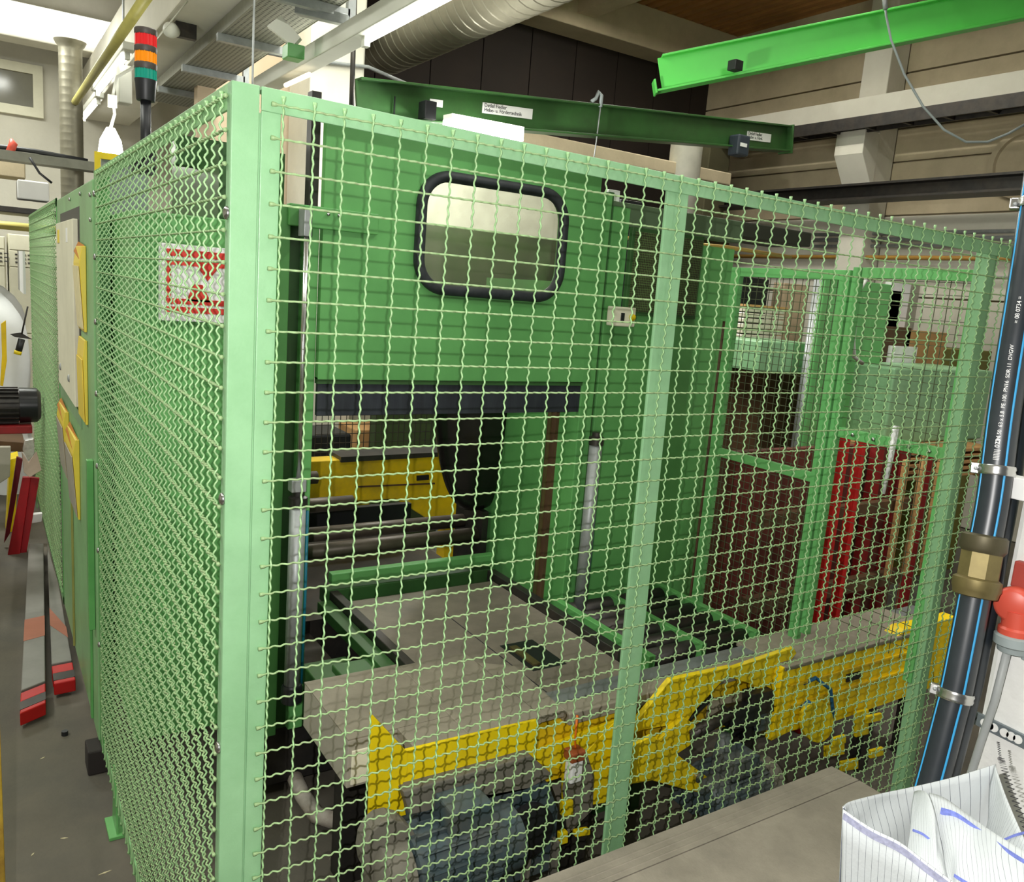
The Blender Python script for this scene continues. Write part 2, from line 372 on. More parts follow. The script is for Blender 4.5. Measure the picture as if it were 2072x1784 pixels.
for i,yy in enumerate((3.0,4.0,5.0,5.9)):
    br=MB().box(tx0-.02,tx1+.06,yy-.02,yy+.02,zt-.045,zt-.002).build('bracket',ZINC,tr)
    MB().box(tx1+.05,tx1+.09,yy-.02,yy+.02,zt-.14,zt+.1).build('bracket_plate',ZINC,br)
for i in range(5):
    xx=tx0+.05+i*.06; MB().tube([(xx,2.2,zt+.02),(xx+.01,3.6,zt+.025),(xx-.01,5,zt+.02),(xx,6.6,zt+.02)],.012,6).build('cable',BLACK if i%2 else GREYPL,tr,True)
# yellow pipe
zp=3.1; a,b=pZ(152,206,zp),pZ(295,-10,zp)
yp=tag(MB().tube([(a.x,a.y,zp),(a.x,b.y-.3,zp)],.028,10).build('ceiling_pipe',mat('yellow_green_pipe',(176,168,92),.5),None,True),'yellowish pipe on brackets running along the concrete beam at upper left','pipe')
# grey boxes on the beam's side
p0,p1=pY(240,128,5.46),pY(268,210,5.46)
jb=tag(MB().box(p0.x,p1.x,5.46,5.599,p1.z,p0.z).build('junction_box',LAMPW,None,bevel=.008),'pale upright junction box on the beam behind the signal tower','box')
p=pD(356,64,5.0)
ab=thing('alarm_horn','white round alarm horn on a small bracket under the roof beam','horn',p)
MB().lathe(p,(-.7,-.7,-.1),[(0,.03),(.04,.045),(.07,.042),(.075,.01)],18).build('horn_bowl',LAMPW,ab,True); MB().box(p.x,p.x+.12,p.y,p.y+.05,p.z-.02,p.z+.16).build('bracket',DSTEEL,ab)
MB().cyl(((p0.x+p1.x)/2,5.55,p0.z-.01),((p0.x+p1.x)/2,5.55,4.76),.008,n=8).build('hanger_rod',ZINC,jb)
# vertical zinc down pipe
p0,p1=pY(142,96,6.8),pY(142,420,6.8); R_=.088
m=MB(); hh=p0.z-1.9; prof=[]
for i in range(int(hh/.06)): prof+=[(i*.06,R_),(i*.06+.050,R_),(i*.06+.055,R_+.0008)]
prof+=[(hh,R_),(hh+.02,R_+.02),(hh+.05,R_+.035)]
tag(m.lathe((p0.x,6.8,1.9),(0,0,1),prof,22).build('vertical_duct',DUCTM,None,angle=50),'vertical zinc spiral duct in front of the white rear wall, left of the tower','duct')
# left rear cable tray and boxes
p0,p1=pY(-20,296,6.5),pY(205,345,6.5)
ct=thing('wall_cable_tray','sagging grey cable tray crossing in front of the vertical duct','cable tray',(0,6.5,p0.z))
MB().box(p0.x-.5,p1.x,6.4,6.6,p0.z-.09,p0.z-.02).build('tray',TRAYM,ct); MB().tube([(p0.x-.4,6.45,p0.z),(p0.x+.3,6.5,p0.z+.01),(p1.x-.1,6.5,p0.z-.01)],.02,6).build('cable',BLACK,ct,True)
MB().tube([pY(20,308,6.45),pY(27,290,6.45),pY(22,280,6.45)],[.03,.03,.008],8).build('cable_end',REDPL,ct,True)
MB().tube([pY(60,318,6.4),pY(80,350,6.4),pY(105,370,6.4)],.01,6).build('loose_cable',BLACK,ct,True)
p0,p1=pY(35,362,6.3),pY(100,408,6.3)
tag(MB().box(p0.x,p1.x,6.3,6.55,p1.z,p0.z).build('white_box',PAPER,None,bevel=.01),'white rectangular box on a shelf left of the vertical duct','box')
p0,p1=pY(-15,318,6.9),pY(52,362,6.9)
tag(MB().box(p0.x-.2,p1.x,6.9,7.2,p1.z,p0.z).build('beige_box',CONCB,None,bevel=.01),'dusty beige box behind the left cable tray','box')
p0=pY(0,420,6.6); p1=pY(110,440,6.6)
sh=tag(MB().box(p0.x-.4,p1.x+.1,6.2,6.8,p1.z-.01,p0.z).build('machine_shelf',DSTEEL,None,bevel=.005),'dark shelf carrying the white box at the left edge','shelf')
p0=pY(0,455,6.9); p1=pY(66,459,6.9)
tag(MB().tube([(p0.x-.5,6.9,p0.z),(p1.x+.3,6.9,p0.z)],.035,10).build('yellow_pipe',mat('cream_yellow_pipe',(210,196,110),.5),None,True),'cream yellow horizontal pipe above the electrical cabinets','pipe')
# electrical cabinets
for i,(u0,u1) in enumerate(((-60,15),(16,66))):
    p0,p1=pY(u0,472,7.6),pY(u1,578,7.6); xa,xb=p0.x,p1.x+(.25 if i else 0)
    t=thing('electrical_cabinet','cream electrical cabinet at the left photo edge' if i==0 else 'cream electrical cabinet right of the dark joint, beside the far fence end','cabinet',((xa+xb)/2,7.8,0))
    MB().box(xa,xb-.008,7.62,8.1,0,p0.z).build('body',CREAM,t,bevel=.004)
    za,zb=pY(30,506,7.6).z,pY(30,540,7.6).z
    for (q0_,q1_) in ((p0.z-.005,za+.004),(za-.004,zb+.004),(zb-.004,zb-.6),(zb-.61,.1)):
        dr=MB().box(xa+.008,xb-.016,7.6,7.62,q1_,q0_).build('door',CREAM,t,bevel=.004)
        if q0_<za and q0_>zb:
            for k in range(3):
                for j in range(5): MB().box(xa+.05+j*.05,xa+.085+j*.05,7.594,7.6,zb+.04+k*.035,zb+.05+k*.035).build('vent_slot',INK,dr)
# jib crane beam (dark green) with maker's plates
j0,j1=pD(735,200,5.0),pD(1590,281,7.6)
ax=(j1-j0).normalized(); ax.z=0; ax.normalize(); z0=j0.z; 
jl=(Vector((j1.x,j1.y,0))-Vector((j0.x,j0.y,0))).length
hj=.20; zj=(j0.z+j1.z)/2
jc=thing('jib_crane_beam','dark green jib crane beam with white name plates reaching from the column to the right','crane',(j0.x,j0.y,zj))
J=lambda t: Vector((j0.x,j0.y,0))+ax*t
def jbar(name,t0,t1,z0_,z1_,w_,m_=GREEND,side=0):
    sd=Vector((ax.y,-ax.x,0))
    p0_=J(t0)+sd*side; p1_=J(t1)+sd*side; zc_=(z0_+z1_)/2; dl=(j1.z-j0.z)/jl
    return MB().beam(p0_+Vector((0,0,j0.z+dl*t0+zc_)),p1_+Vector((0,0,j0.z+dl*t1+zc_)),w_,z1_-z0_).build(name,m_,jc,bevel=.003)
jbar('web',-.05,jl,-.1,.1,.02); jbar('upper_flange',-.05,jl,.1,.115,.12); jbar('lower_flange',-.05,jl,-.115,-.1,.14)
jbar('end_plate',jl,jl+.015,-.13,.12,.15)
sd=Vector((ax.y,-ax.x,0)); dl=(j1.z-j0.z)/jl
def jat(u,v,off):   # point on the web face
    q=ray(u,v); n_=sd; p_=J(0)+sd*off; t_=(p_-T).dot(n_)/q.dot(n_); return T+q*t_
def plate(u0,v0,u1,v1,lines,name,sc):
    a_=jat(u0,v1,.012); b_=jat(u1,v1+ (u1-u0)*.13,.012); t_=jat(u0,v0,.012)
    hgt=t_.z-a_.z
    pl=MB().prism([a_,b_,b_+Vector((0,0,hgt)),a_+Vector((0,0,hgt))],sd*.004).build(name,PAPER,jc)
    xd=(b_-a_).normalized()
    for i,s_ in enumerate(lines): text_(s_,hgt*sc,a_+xd*.015+Vector((0,0,hgt*(.60-.42*i)))+sd*.005,xd,(0,0,1),INK,pl)
plate(975,206,1076,228,('Detlef Fiedler','Hebe- u. Fördertechnik'),'name_plate',.5)
plate(1510,264,1558,282,('Detlef Fiedler','Hebe- u. Förd.'),'name_plate',.5)
plate(869,199,895,214,(),'sticker',.4)
p=jat(862,222,.06); MB().box(p.x-.03,p.x+.05,p.y-.05,p.y+.05,p.z-.06,p.z+.05).build('limit_stop',BLACK,jc,bevel=.004)
p=jat(798,215,.02); MB().box(p.x-.004,p.x+.004,p.y-.004,p.y+.004,p.z-.06,p.z+.06).build('bolt_slot',BLACK,jc)
p=jat(1495,296,.08); tt=MB().box(p.x-.07,p.x+.07,p.y-.06,p.y+.06,p.z-.08,p.z+.09).build('trolley',mat('dark_blue_trolley_paint',(52,60,70),.5),jc,bevel=.015)
MB().box(p.x-.05,p.x+.03,p.y-.064,p.y-.06,p.z-.01,p.z+.02).build('name_plate',PAPER,tt)
p=jat(1210,200,.05); hk=thing('cable_hook','small grey curved hook with a thin wire hanging in front of the jib beam','hook',p)
MB().tube([p+Vector((-.06,0,-.03)),p+Vector((-.02,0,.0)),p+Vector((-.0,0,.05)),p+Vector((.03,0,.03)),p+Vector((.03,0,-.05))],.014,8).build('hook_bow',GREYPL,hk,True)
MB().tube([p+Vector((.03,0,-.05)),p+Vector((.02,0,-.30)),p+Vector((.0,0,-.6))],.005,6).build('wire',ZINC,hk,True)
# bright green crane girder at upper right
g0,g1=pD(1335,150,6.2),pD(2190,-22,6.0)
gx=(g1-g0); gx.z=0; gl=gx.length; gx.normalize(); gd=(g1.z-g0.z)/gl
gc=thing('crane_girder','bright green steel crane girder crossing the upper right corner','crane',g0)
def gbar(name,t0,t1,z0_,z1_,w_,m_=GREENB):
    A=Vector((g0.x,g0.y,g0.z))+gx*t0+Vector((0,0,gd*t0+(z0_+z1_)/2)); B=Vector((g0.x,g0.y,g0.z))+gx*t1+Vector((0,0,gd*t1+(z0_+z1_)/2))
    return MB().beam(A,B,w_,z1_-z0_).build(name,m_,gc,bevel=.003)
gbar('web',0,gl,-.115,.115,.014); gbar('upper_flange',0,gl,.115,.13,.12); gbar('lower_flange',-.02,gl,-.13,-.115,.12)
gbar('end_plate',-.035,-.02,-.14,-.04,.13)
p=pD(1490,132,6.05); MB().box(p.x-.04,p.x+.04,p.y-.03,p.y+.05,p.z-.035,p.z+.035).build('limit_stop',BLACK,gc,bevel=.004)
# sagging cable
pts=[pD(1790,-12,5.9),pD(1793,30,5.9),pD(1803,80,5.9),pD(1830,150,5.9),pD(1868,215,5.9),pD(1910,262,5.9),pD(1955,287,5.9),pD(1998,287,5.9),pD(2040,270,5.9),pD(2085,245,5.9)]
cb2=tag(MB().tube(pts,.009,6).build('sagging_cable',GREYPL,None,True),'thin grey cable sagging in a long loop from the green girder','cable')
MB().tube([pD(1788,-20,5.88),pD(1792,18,5.88)],.018,8).build('cable_sleeve',ZINC,cb2,True)
# lamp glaring behind the front rail, under the jib beam
a,b=pD(905,251,5.15),pD(1050,277,5.5)
bl=thing('glaring_strip_light','glaring strip light just above the front fence rail, under the jib beam','lamp',(a+b)/2)
MB().beam(a+Vector((0,0,.045)),b+Vector((0,0,.045)),.10,.03).build('lamp_housing',LAMPW,bl); MB().beam(a,b,.10,.06).build('lamp_tube',mat('strip_glow',(255,255,250),.4,emit=14),bl)
lamp('strip_light_glow','POINT',(a+b)/2+Vector((0,-.15,-.12)),90,(1,1,.94),.08)
# beige lintel and pale panels seen over the front rail
a,b=pY(1045,250,4.6),pY(1420,352,4.6)
tag(MB().box(a.x,b.x+.4,4.6,4.8,b.z-.05,pY(1200,292,4.6).z).build('concrete_lintel',CONCB,None,bevel=.01),'long beige lintel visible over the front fence rail below the jib beam','lintel')
a=pD(1389,300,7.7); tag(MB().lathe((a.x,a.y,1.2),(0,0,1),[(0,.15),(pD(1389,288,7.7).z-1.2,.15)],18).build('round_duct',mat('pale_duct',(176,174,160),.6,0,.1,8),None,angle=40),'pale vertical round duct behind the right end of the jib beam','duct')
a,b=pY(1440,300,5.6),pY(1480,300,5.6)
tag(MB().box(a.x-.02,b.x,5.6,5.8,0,pY(1440,286,6).z).build('grey_upright',mat('greenish_grey_upright',(86,82,58),.8),None,bevel=.01),'greenish grey upright beside the pale round duct','post')
# small things at the top rail behind
p=pD(508,100,3.0); tag(MB().tube([pD(515,-20,3.0),pD(513,60,3.0),pD(511,160,3.0),pD(511,200,3.0)],.004,6).build('hanging_chain',ZINC,None,True),'thin chain hanging down behind the corner post top','chain')
p=pD(735,130,4.95); vp=tag(MB().tube([pD(718,-10,4.9),pD(711,230,4.9)],.016,8).build('conduit_pipe',DSTEEL,None,True),'thin dark vertical conduit on the face of the concrete column','pipe')
tag(MB().tube([pY(490,96,4.987),pY(600,118,4.987),pY(745,135,4.987),pY(830,172,4.987)],.014,8).build('cross_conduit',ZINC,None,True),'thin conduit crossing the concrete column horizontally','pipe')
p=pD(580,70,4.3); gbx=thing('green_bracket','small green sheet bracket with a tilted white panel beside the column','bracket',p)
MB().box(p.x,p.x+.09,p.y-.03,p.y+.07,p.z-.11,p.z-.04).build('bracket_body',GREENM,gbx,bevel=.005)
MB().prism([pD(540,52,4.3),pD(568,30,4.3),pD(608,75,4.3),pD(592,92,4.3)],f*.03).build('tilted_panel',LAMPW,gbx)
z=3.3; a=pD(600,18,4.2); b=pD(705,42,4.2)
tag(MB().beam(a,b,.06,.05).build('steel_console',ZINC,None,bevel=.004),'grey steel wall arm sticking out from the column at the top','bracket')
# ================================================================= guard fence
P_=.05; AMP=.0029; WR=.0019
def wire_mesh(name,n_cells,pre,post,axis,normal,phase,m,per=5,nsides=5,waves=2.5):
    """crimped wire: starts pre before the first crossing and ends post after the last"""
    A=Vector(axis); Nn=Vector(normal); pts=[]; rr=[]
    tot=n_cells*waves*per
    pts.append(A*(-pre)); rr.append(WR*2.1)
    pts.append(A*(-pre+.006)); rr.append(WR*1.9)
    pts.append(A*(-pre+.010)); rr.append(WR)
    for i in range(int(tot)+1):
        s=i/(waves*per)
        pts.append(A*(s*P_)+Nn*AMP*math.cos(2*math.pi*waves*s+phase)); rr.append(WR)
    pts.append(A*(n_cells*P_+post-.010)); rr.append(WR)
    pts.append(A*(n_cells*P_+post-.006)); rr.append(WR*1.9); pts.append(A*(n_cells*P_+post)); rr.append(WR*2.1)
    mb=MB().tube(pts,rr,nsides)
    return mb.mesh(name,m,True)
def wires(parent,origin,adir,nd,n_a,n_z,pre_a,post_a,pre_z,post_z,waves=2.5,per=5,m=WIREM,mesh_step=1):
    """square crimped mesh: n_a cells along adir, n_z cells downwards"""
    o=Vector(origin); A=Vector(adir); objs=0
    down=Vector((0,0,-1)); ph=0
    mv=[wire_mesh('mesh_wire',n_z,pre_z,post_z,down,nd,p,m,per,5,waves) for p in (0,math.pi)]
    mh=[wire_mesh('mesh_wire',n_a,pre_a,post_a,A,nd,p,WIREH,per,5,waves) for p in (math.pi,0)]
    for i in range(n_a+1):
        w_=bpy.data.objects.new('mesh_wire',mv[i%2]); COL.objects.link(w_); w_.location=o+A*(i*P_); adopt(w_,parent)
    for j in range(n_z+1):
        w_=bpy.data.objects.new('mesh_wire',mh[j%2]); COL.objects.link(w_); w_.location=o+down*(j*P_); adopt(w_,parent)
TOP=2.124
# ---- right (front) panel
ff=thing('wire_fence_panel','light green welded wire fence panel along the front, right of the corner post','fence',(1.15,0,0))
def drop(x): return -.028*max(0,x)/2.2
def railx(name,x0,x1,z0,z1,y0,y1,m=GREEN):
    pts=[(x0,y0,z0+drop(x0)),(x1,y0,z0+drop(x1)),(x1,y0,z1+drop(x1)),(x0,y0,z1+drop(x0))]
    return MB().prism(pts,(0,y1-y0,0)).build(name,m,ff,bevel=.0015)
tr_=railx('top_rail',-.0325,2.44,2.0885,TOP,.0005,.005); 
mm=MB().prism([(-.0325,.0052,TOP-.005),(2.44,.0052,TOP-.005-.031),(2.44,.0052,TOP-.0312),(-.0325,.0052,TOP-.0002)],(0,.034,0)); mm.build('top_rail_flange',GREEN,ff)
MB().box(-.0325,-.0015,0.0005,.005,.10,2.0883).build('end_stile',GREEN,ff,bevel=.0015)
MB().box(-.0345,-.030,.005,.04,.10,2.085).build('end_stile_flange',GREEN,ff)
railx('bottom_rail',-.0345,2.44,.10,.135,.0005,.005)
MB().prism([(.913,.005,.09),(.848,.005,.09),(.822,.005,2.09),(.884,.005,2.09)],(0,.008,0)).build('middle_post',GREEN,ff,bevel=.002)
MB().prism([(2.215,.005,.0),(2.165,.005,.0),(2.112,.005,2.09),(2.155,.005,2.08)],(0,.04,0)).build('end_post',GREEN,ff,bevel=.002)
MB().prism([(2.245,.02,.0),(2.216,.02,.0),(2.156,.02,2.08),(2.19,.02,2.07)],(0,.04,0)).build('end_post_flange',GREEN,ff,bevel=.002)
MB().box(2.40,2.44,.005,.04,0,2.07).build('far_post',GREEN,ff)
wires(ff,(0,-.0035,2.10),(1,0,0),(0,1,0),48,38,.018,.03,.014,.10)
# ---- left panel
lf=thing('wire_fence_panel','light green welded wire fence panel along the left side, behind the corner post','fence',(-.075,.85,0))
MB().box(-.0775,-.0355,0,.005,0,TOP).build('corner_post',GREEN,lf,bevel=.0015)
MB().box(-.0775,-.0725,.005,.028,0,TOP).build('corner_post_flange',GREEN,lf,bevel=.001)
MB().box(-.0775,-.0725,.028,1.70,2.085,TOP).build('top_rail',GREENL,lf,bevel=.001)
MB().box(-.0725,-.036,.005,1.70,TOP-.005,TOP).build('top_rail_flange',GREENL,lf)
MB().box(-.0775,-.0725,.028,1.70,.10,.14).build('bottom_rail',GREENL,lf)
MB().box(-.0785,-.0725,1.66,1.752,.10,TOP).build('far_post',GREENM,lf,bevel=.001)
MB().box(-.0725,-.036,1.715,1.752,0.10,TOP).build('far_post_flange',GREENM,lf)
MB().box(-.0785,-.04,.84,.88,.14,TOP-.04).build('middle_stile',GREENL,lf) if False else None
b0=MB().blob((0,0,0),.006,.011,.011).mesh('bolt',STEEL,True)
for zz in (1.93,1.47,1.02,.55): 
    o=bpy.data.objects.new('bolt',b0); COL.objects.link(o); o.location=(-.079,.012,zz); adopt(o,lf)
for zz in (2.05,1.85,1.64,1.4,1.15,.85,.5):
    o=bpy.data.objects.new('bolt',b0); COL.objects.link(o); o.location=(-.082,1.71,zz); adopt(o,lf)
wires(lf,(-.0815,.047,2.104),(0,1,0),(-1,0,0),32,38,.028,.02,.01,.09)
ft=thing('fence_foot','small green floor bracket under the left wire fence','bracket',(-.085,1.35,0))
MB().prism([(-.082,1.30,.012),(-.082,1.40,.012),(-.082,1.385,.10),(-.082,1.375,.22),(-.082,1.355,.22),(-.082,1.32,.10)],(.006,0,0)).build('upright',GREENM,ft)
MB().box(-.105,-.055,1.29,1.41,0,.012).build('base_plate',GREENM,ft,bevel=.002)
tag(MB().box(-.125,-.03,1.70,1.80,0,.095).build('support_block',mat('black_oily_block',(40,34,32),.8),None,bevel=.006),'black wooden support block under the green control housing','block')
# ---- control housing
ch=thing('control_housing','light green sheet housing with a cream front panel, next to the left fence','cabinet',(0,2.4,0))
MB().box(-.083,-.035,1.754,3.17,.10,2.10).build('body',GREENL,ch,bevel=.006)
MB().box(-.0835,-.083,2.16,2.99,1.262,2.03).build('recess',BLACK,ch)
cp=MB().box(-.104,-.084,2.205,2.945,1.275,1.985).build('front_panel',CREAM,ch,bevel=.003)
for yy,zz in ((2.42,1.36),(2.82,1.36)): MB().blob((-.106,yy,zz),.006,.012,.016).build('screw',ZINC,cp,True)
MB().box(-.106,-.104,2.78,2.86,1.90,1.955).build('yellow_label',YELLOW,cp); MB().box(-.1055,-.104,2.40,2.46,1.90,1.955).build('label_outline',PAPER,cp)
MB().box(-.088,-.083,2.16,3.1,1.20,1.255).build('ledge',mat('dusty_green_ledge',(132,164,124),.7),ch)
MB().box(-.105,-.084,1.80,1.835,.52,1.15).build('rail_strip',GREENM,ch,bevel=.002); MB().box(-.092,-.084,1.9,1.93,.12,.5).build('rail_strip',GREENM,ch)
MB().box(-.092,-.084,2.60,2.615,.12,.9).build('yellow_edge',mat('ochre_edge',(150,150,80),.6),ch)
b1=MB().blob((0,0,0),.005,.008,.008).mesh('bolt',STEEL,True)
for yy,zz in ((1.79,2.05),(2.1,2.07),(2.5,2.07),(1.79,1.97),(3.1,1.95)):
    o=bpy.data.objects.new('bolt',b1); COL.objects.link(o); o.location=(-.086,yy,zz); adopt(o,ch)
# ---- document pouches
YPOUCH=mat('yellow_document_pouch',(236,208,70),.45,0,.06,10); PPAPER=mat('stacked_paper',(226,214,170),.8,0,.08,20); OCHRE=mat('ochre_flap',(190,120,30),.6)
def pouch(label,y0,y1,z0,z1,th,open_,pcol,x=-.104):
    t=thing('document_pouch',label,'pouch',(x,(y0+y1)/2,z0),'yellow document pouches on the control housing')
    MB().prism([(x,y0,z0),(x-.008,y0,z0),(x-th,y0,z1-.06),(x-th*.6,y0,z1),(x,y0,z1)],(0,y1-y0,0)).build('sleeve',YPOUCH,t,bevel=.002)
    MB().prism([(x-th-.001,y0+.01,z1-.07),(x-.010,y0+.01,z0+.01),(x-.010,y1-.01,z0+.01),(x-th-.001,y1-.01,z1-.07)],(-.003,0,0)).build('papers',pcol,t)
    if open_: MB().prism([(x-th*.2,y0+.005,z1),(x-th*.9,y0+.005,z1-.05),(x-th*.9,y1,z1-.02),(x-th*.2,y1,z1+.015)],(0,0,.003)).build('flap',OCHRE,t)
pouch('upper yellow document pouch stuffed with pale papers beside the cream panel',1.95,2.16,1.585,1.885,.022,True,PPAPER,-.084)
pouch('lower slim yellow document pouch beside the cream panel',1.95,2.16,1.25,1.555,.014,False,YPOUCH,-.084)
pouch('grubby yellow document pouch hanging under the cream panel, farther from the corner post',2.72,3.05,.86,1.17,.025,True,DUSTYB,-.084)
pouch('grubby yellow document pouch hanging under the cream panel, nearer to the corner post',2.28,2.62,.80,1.13,.025,True,DUSTYB,-.084)
# ---- far left mesh panel
f3=thing('wire_fence_panel','far green wire fence panel beyond the control housing at the left','fence',(-.08,4.3,0))
for (n_,y0,y1,z0,z1) in (('top_rail',3.18,5.5,2.07,2.11),('bottom_rail',3.18,5.5,.1,.14),('end_stile',3.18,3.22,.1,2.11),('far_post',5.46,5.5,0,2.11)):
    MB().box(-.085,-.08,y0,y1,z0,z1).build(n_,GREENM,f3,bevel=.001)
wires(f3,(-.088,3.25,2.09),(0,1,0),(-1,0,0),44,38,.03,.02,.01,.05,per=4)
# paper sign on the far fence end
p0,p1=pX(55,530,-.12),pX(73,645,-.12)
sg=thing('notice_board','white notice sheet with faint lines fixed to the far fence end','sign',(-.12,5.6,p1.z))
MB().box(-.13,-.115,5.52,6.4,1.56,1.86).build('sheet',PAPER,sg)
# ---- signal tower
bx,by=-.040,1.0
st=thing('signal_tower','signal tower lamp, red over amber over green, on a black pole at the fence top','lamp',(bx,by,TOP))
zz=lambda v: pY(289,v,by).z
MB().cyl((bx,by,TOP-.05),(bx,by,zz(203)+.01),.0125,n=14).build('pole',BLACK,st,True)
MB().box(bx-.03,bx+.02,by-.02,by+.02,TOP-.06,TOP+.004).build('pole_foot',BLACK,st)
RR=.0245
MB().lathe((bx,by,zz(203)),(0,0,1),[(0,RR*.86),(.002,RR*.9),(zz(170)-zz(203),RR),(zz(163)-zz(203),RR*1.06),(zz(160)-zz(203),RR*1.06)],28).build('socket',BLACK,st,angle=40)
def lens(n_,v1,v0,rgb):
    mb=MB(); z0_,z1_=zz(v1),zz(v0)
    m_=mat(n_,rgb,.25,0,.06,8); 
    mb.lathe((bx,by,z0_),(0,0,1),[(0,RR),(z1_-z0_,RR)],12); o=mb.build(n_,m_,st)
    for k in range(12):
        an=2*math.pi*(k+.5)/12; MB().box(bx+math.cos(an)*RR*.98-.0012,bx+math.cos(an)*RR*.98+.0012,by+math.sin(an)*RR*.98-.0012,by+math.sin(an)*RR*.98+.0012,z0_,z1_).build('rib',m_,o)
lens('green_lens',161,138,(20,150,128)); lens('amber_lens',128,103,(255,150,10)); lens('red_lens',94,68,(226,40,42))
for v1,v0 in ((140,126),(105,92),(70,57)):
    MB().lathe((bx,by,zz(v1)),(0,0,1),[(0,RR*1.02),(.003,RR*1.08),(zz(v0)-zz(v1)-.002,RR*1.08),(zz(v0)-zz(v1),RR)],28).build('cap_ring',mat('brown_black_ring',(74,66,60),.5),st,angle=40)
# ---- return fence on the right (X = 2.15)
RF=mat('return_fence_green',(104,178,104),.42,0,.08,7,(90,120,70),.4)
FINE=mat('dark_thin_wire',(88,96,70),.5,.3,.1,30)
def fine_mesh(parent,X,y0,y1,z0,z1,step):
    a_=MB().box(-.001,.001,-.001,.001,z0,z1).mesh('mesh_wire',FINE); b_=MB().box(-.001,.001,y0,y1,-.001,.001).mesh('mesh_wire',FINE)
    n_=int((y1-y0)/step)
    for i in range(1,n_+1):
        o=bpy.data.objects.new('mesh_wire',a_); COL.objects.link(o); o.location=(X,y0+i*step,0); adopt(o,parent)
    for i in range(1,int((z1-z0)/step)+1):
        o=bpy.data.objects.new('mesh_wire',b_); COL.objects.link(o); o.location=(X+.002,0,z0+i*step); adopt(o,parent)
r1=thing('mesh_gate','green fence gate with fine dark mesh between the right end post and the seam','gate',(2.15,.25,.66))
for (n_,y0,y1,z0,z1) in (('top_rail',.03,.47,1.985,2.02),('middle_rail',.03,.47,1.43,1.465),('stile',.03,.06,.68,2.02),('stile',.445,.475,.68,2.02)):
    (MB().box(2.1415,2.1635,y0+.03,y1-.03,z0,z1) if 'rail' in n_ else MB().box(2.14,2.165,y0,y1,z0,z1)).build(n_,RF,r1,bevel=.001)
for yy in (.1,.17,.3,.38): MB().blob((2.138,yy,1.448),.004,.007,.007).build('bolt',STEEL,r1,True)
fine_mesh(r1,2.155,.05,.46,.74,2.0,.04)
r2=thing('mesh_gate','green fence gate with fine dark mesh left of the seam, farther back','gate',(2.15,.75,.3))
for (n_,y0,y1,z0,z1) in (('top_rail',.485,1.03,1.975,2.01),('middle_rail',.485,1.03,1.245,1.28),('bottom_rail',.485,1.03,.34,.38),('stile',.485,.525,.34,2.01),('stile',.985,1.03,.34,2.01)):
    (MB().box(2.1415,2.1635,y0+.04,y1-.045,z0,z1) if 'rail' in n_ else MB().box(2.14,2.165,y0,y1,z0,z1)).build(n_,RF,r2,bevel=.001)
fine_mesh(r2,2.155,.51,1.0,.36,1.98,.03)
# ================================================================= press machine
pm=thing('press_machine','large green press with a windowed lifting gate behind the wire fence','machine',(1.0,1.4,0))
YF=1.2
def slab(name,pts,plane,val,th,m,parent=pm,bevel=.003):
    """outline on a coordinate plane, given real thickness away from the camera"""
    fn={'X':pX,'Y':pY,'Z':pZ}[plane]; off={'X':(th,0,0),'Y':(0,th,0),'Z':(0,0,-th)}[plane]
    return MB().prism([fn(u,v,val) for u,v in pts],off).build(name,m,parent,bevel=bevel)
# left of the opening
MB().box(-.03,.36,1.26,1.30,.35,1.99).build('left_front_sheet',GREENM,pm,bevel=.004)
MB().box(-.03,.0,1.30,3.4,.35,1.99).build('left_side_sheet',GREENM,pm)
MB().box(.36,.40,1.20,1.30,.3,2.05).build('jamb_strip',GREENM,pm,bevel=.003)
MB().box(.40,.445,1.24,1.30,.3,2.05).build('jamb_groove',GREEND,pm)
MB().box(.445,.497,1.215,1.30,.3,2.05).build('guide_post',GREENM,pm,bevel=.004)
MB().box(.39,.68,1.185,1.215,1.99,2.055).build('cross_plate',GREENM,pm,bevel=.003)
for xx in (.51,.545): MB().blob((xx,1.18,2.035),.006,.006,.006).build('bolt',STEEL,pm,True)
MB().box(.47,.50,1.25,1.29,2.05,2.40).build('guide_rail',DSTEEL,pm)
MB().box(.28,.50,1.6,2.4,1.5,2.25).build('rear_cover',GREEND,pm)
# lifting gate, with a rounded hole for the window
def rrect(cx,cz,w_,h_,rad,n=8):
    pts=[]
    for (sx,sz,a0) in ((1,1,0),(-1,1,90),(-1,-1,180),(1,-1,270)):
        for k in range(n+1):
            an=math.radians(a0+90*k/n); pts.append((cx+sx*(w_/2-rad)+rad*math.cos(an),cz+sz*(h_/2-rad)+rad*math.sin(an)))
    return pts
wa=pY(840,470,YF); wb_=pY(1142,490,YF); wt=pY(990,362,YF); wbot=pY(985,602,YF)
wcx,wcz=(wa.x+wb_.x)/2,(wt.z+wbot.z)/2; ww,wh=wb_.x-wa.x,wt.z-wbot.z
gx0,gx1,gz0,gz1=.502,1.575,1.52,2.325
inner=rrect(wcx,wcz,ww-.03,wh-.03,.10); n=len(inner)
def outer_pt(x_,z_):
    dx_,dz_=x_-wcx,z_-wcz; s_=1e9
    if dx_>1e-6: s_=min(s_,(gx1-wcx)/dx_)
    if dx_<-1e-6: s_=min(s_,(gx0-wcx)/dx_)
    if dz_>1e-6: s_=min(s_,(gz1-wcz)/dz_)
    if dz_<-1e-6: s_=min(s_,(gz0-wcz)/dz_)
    return (wcx+dx_*s_,wcz+dz_*s_)
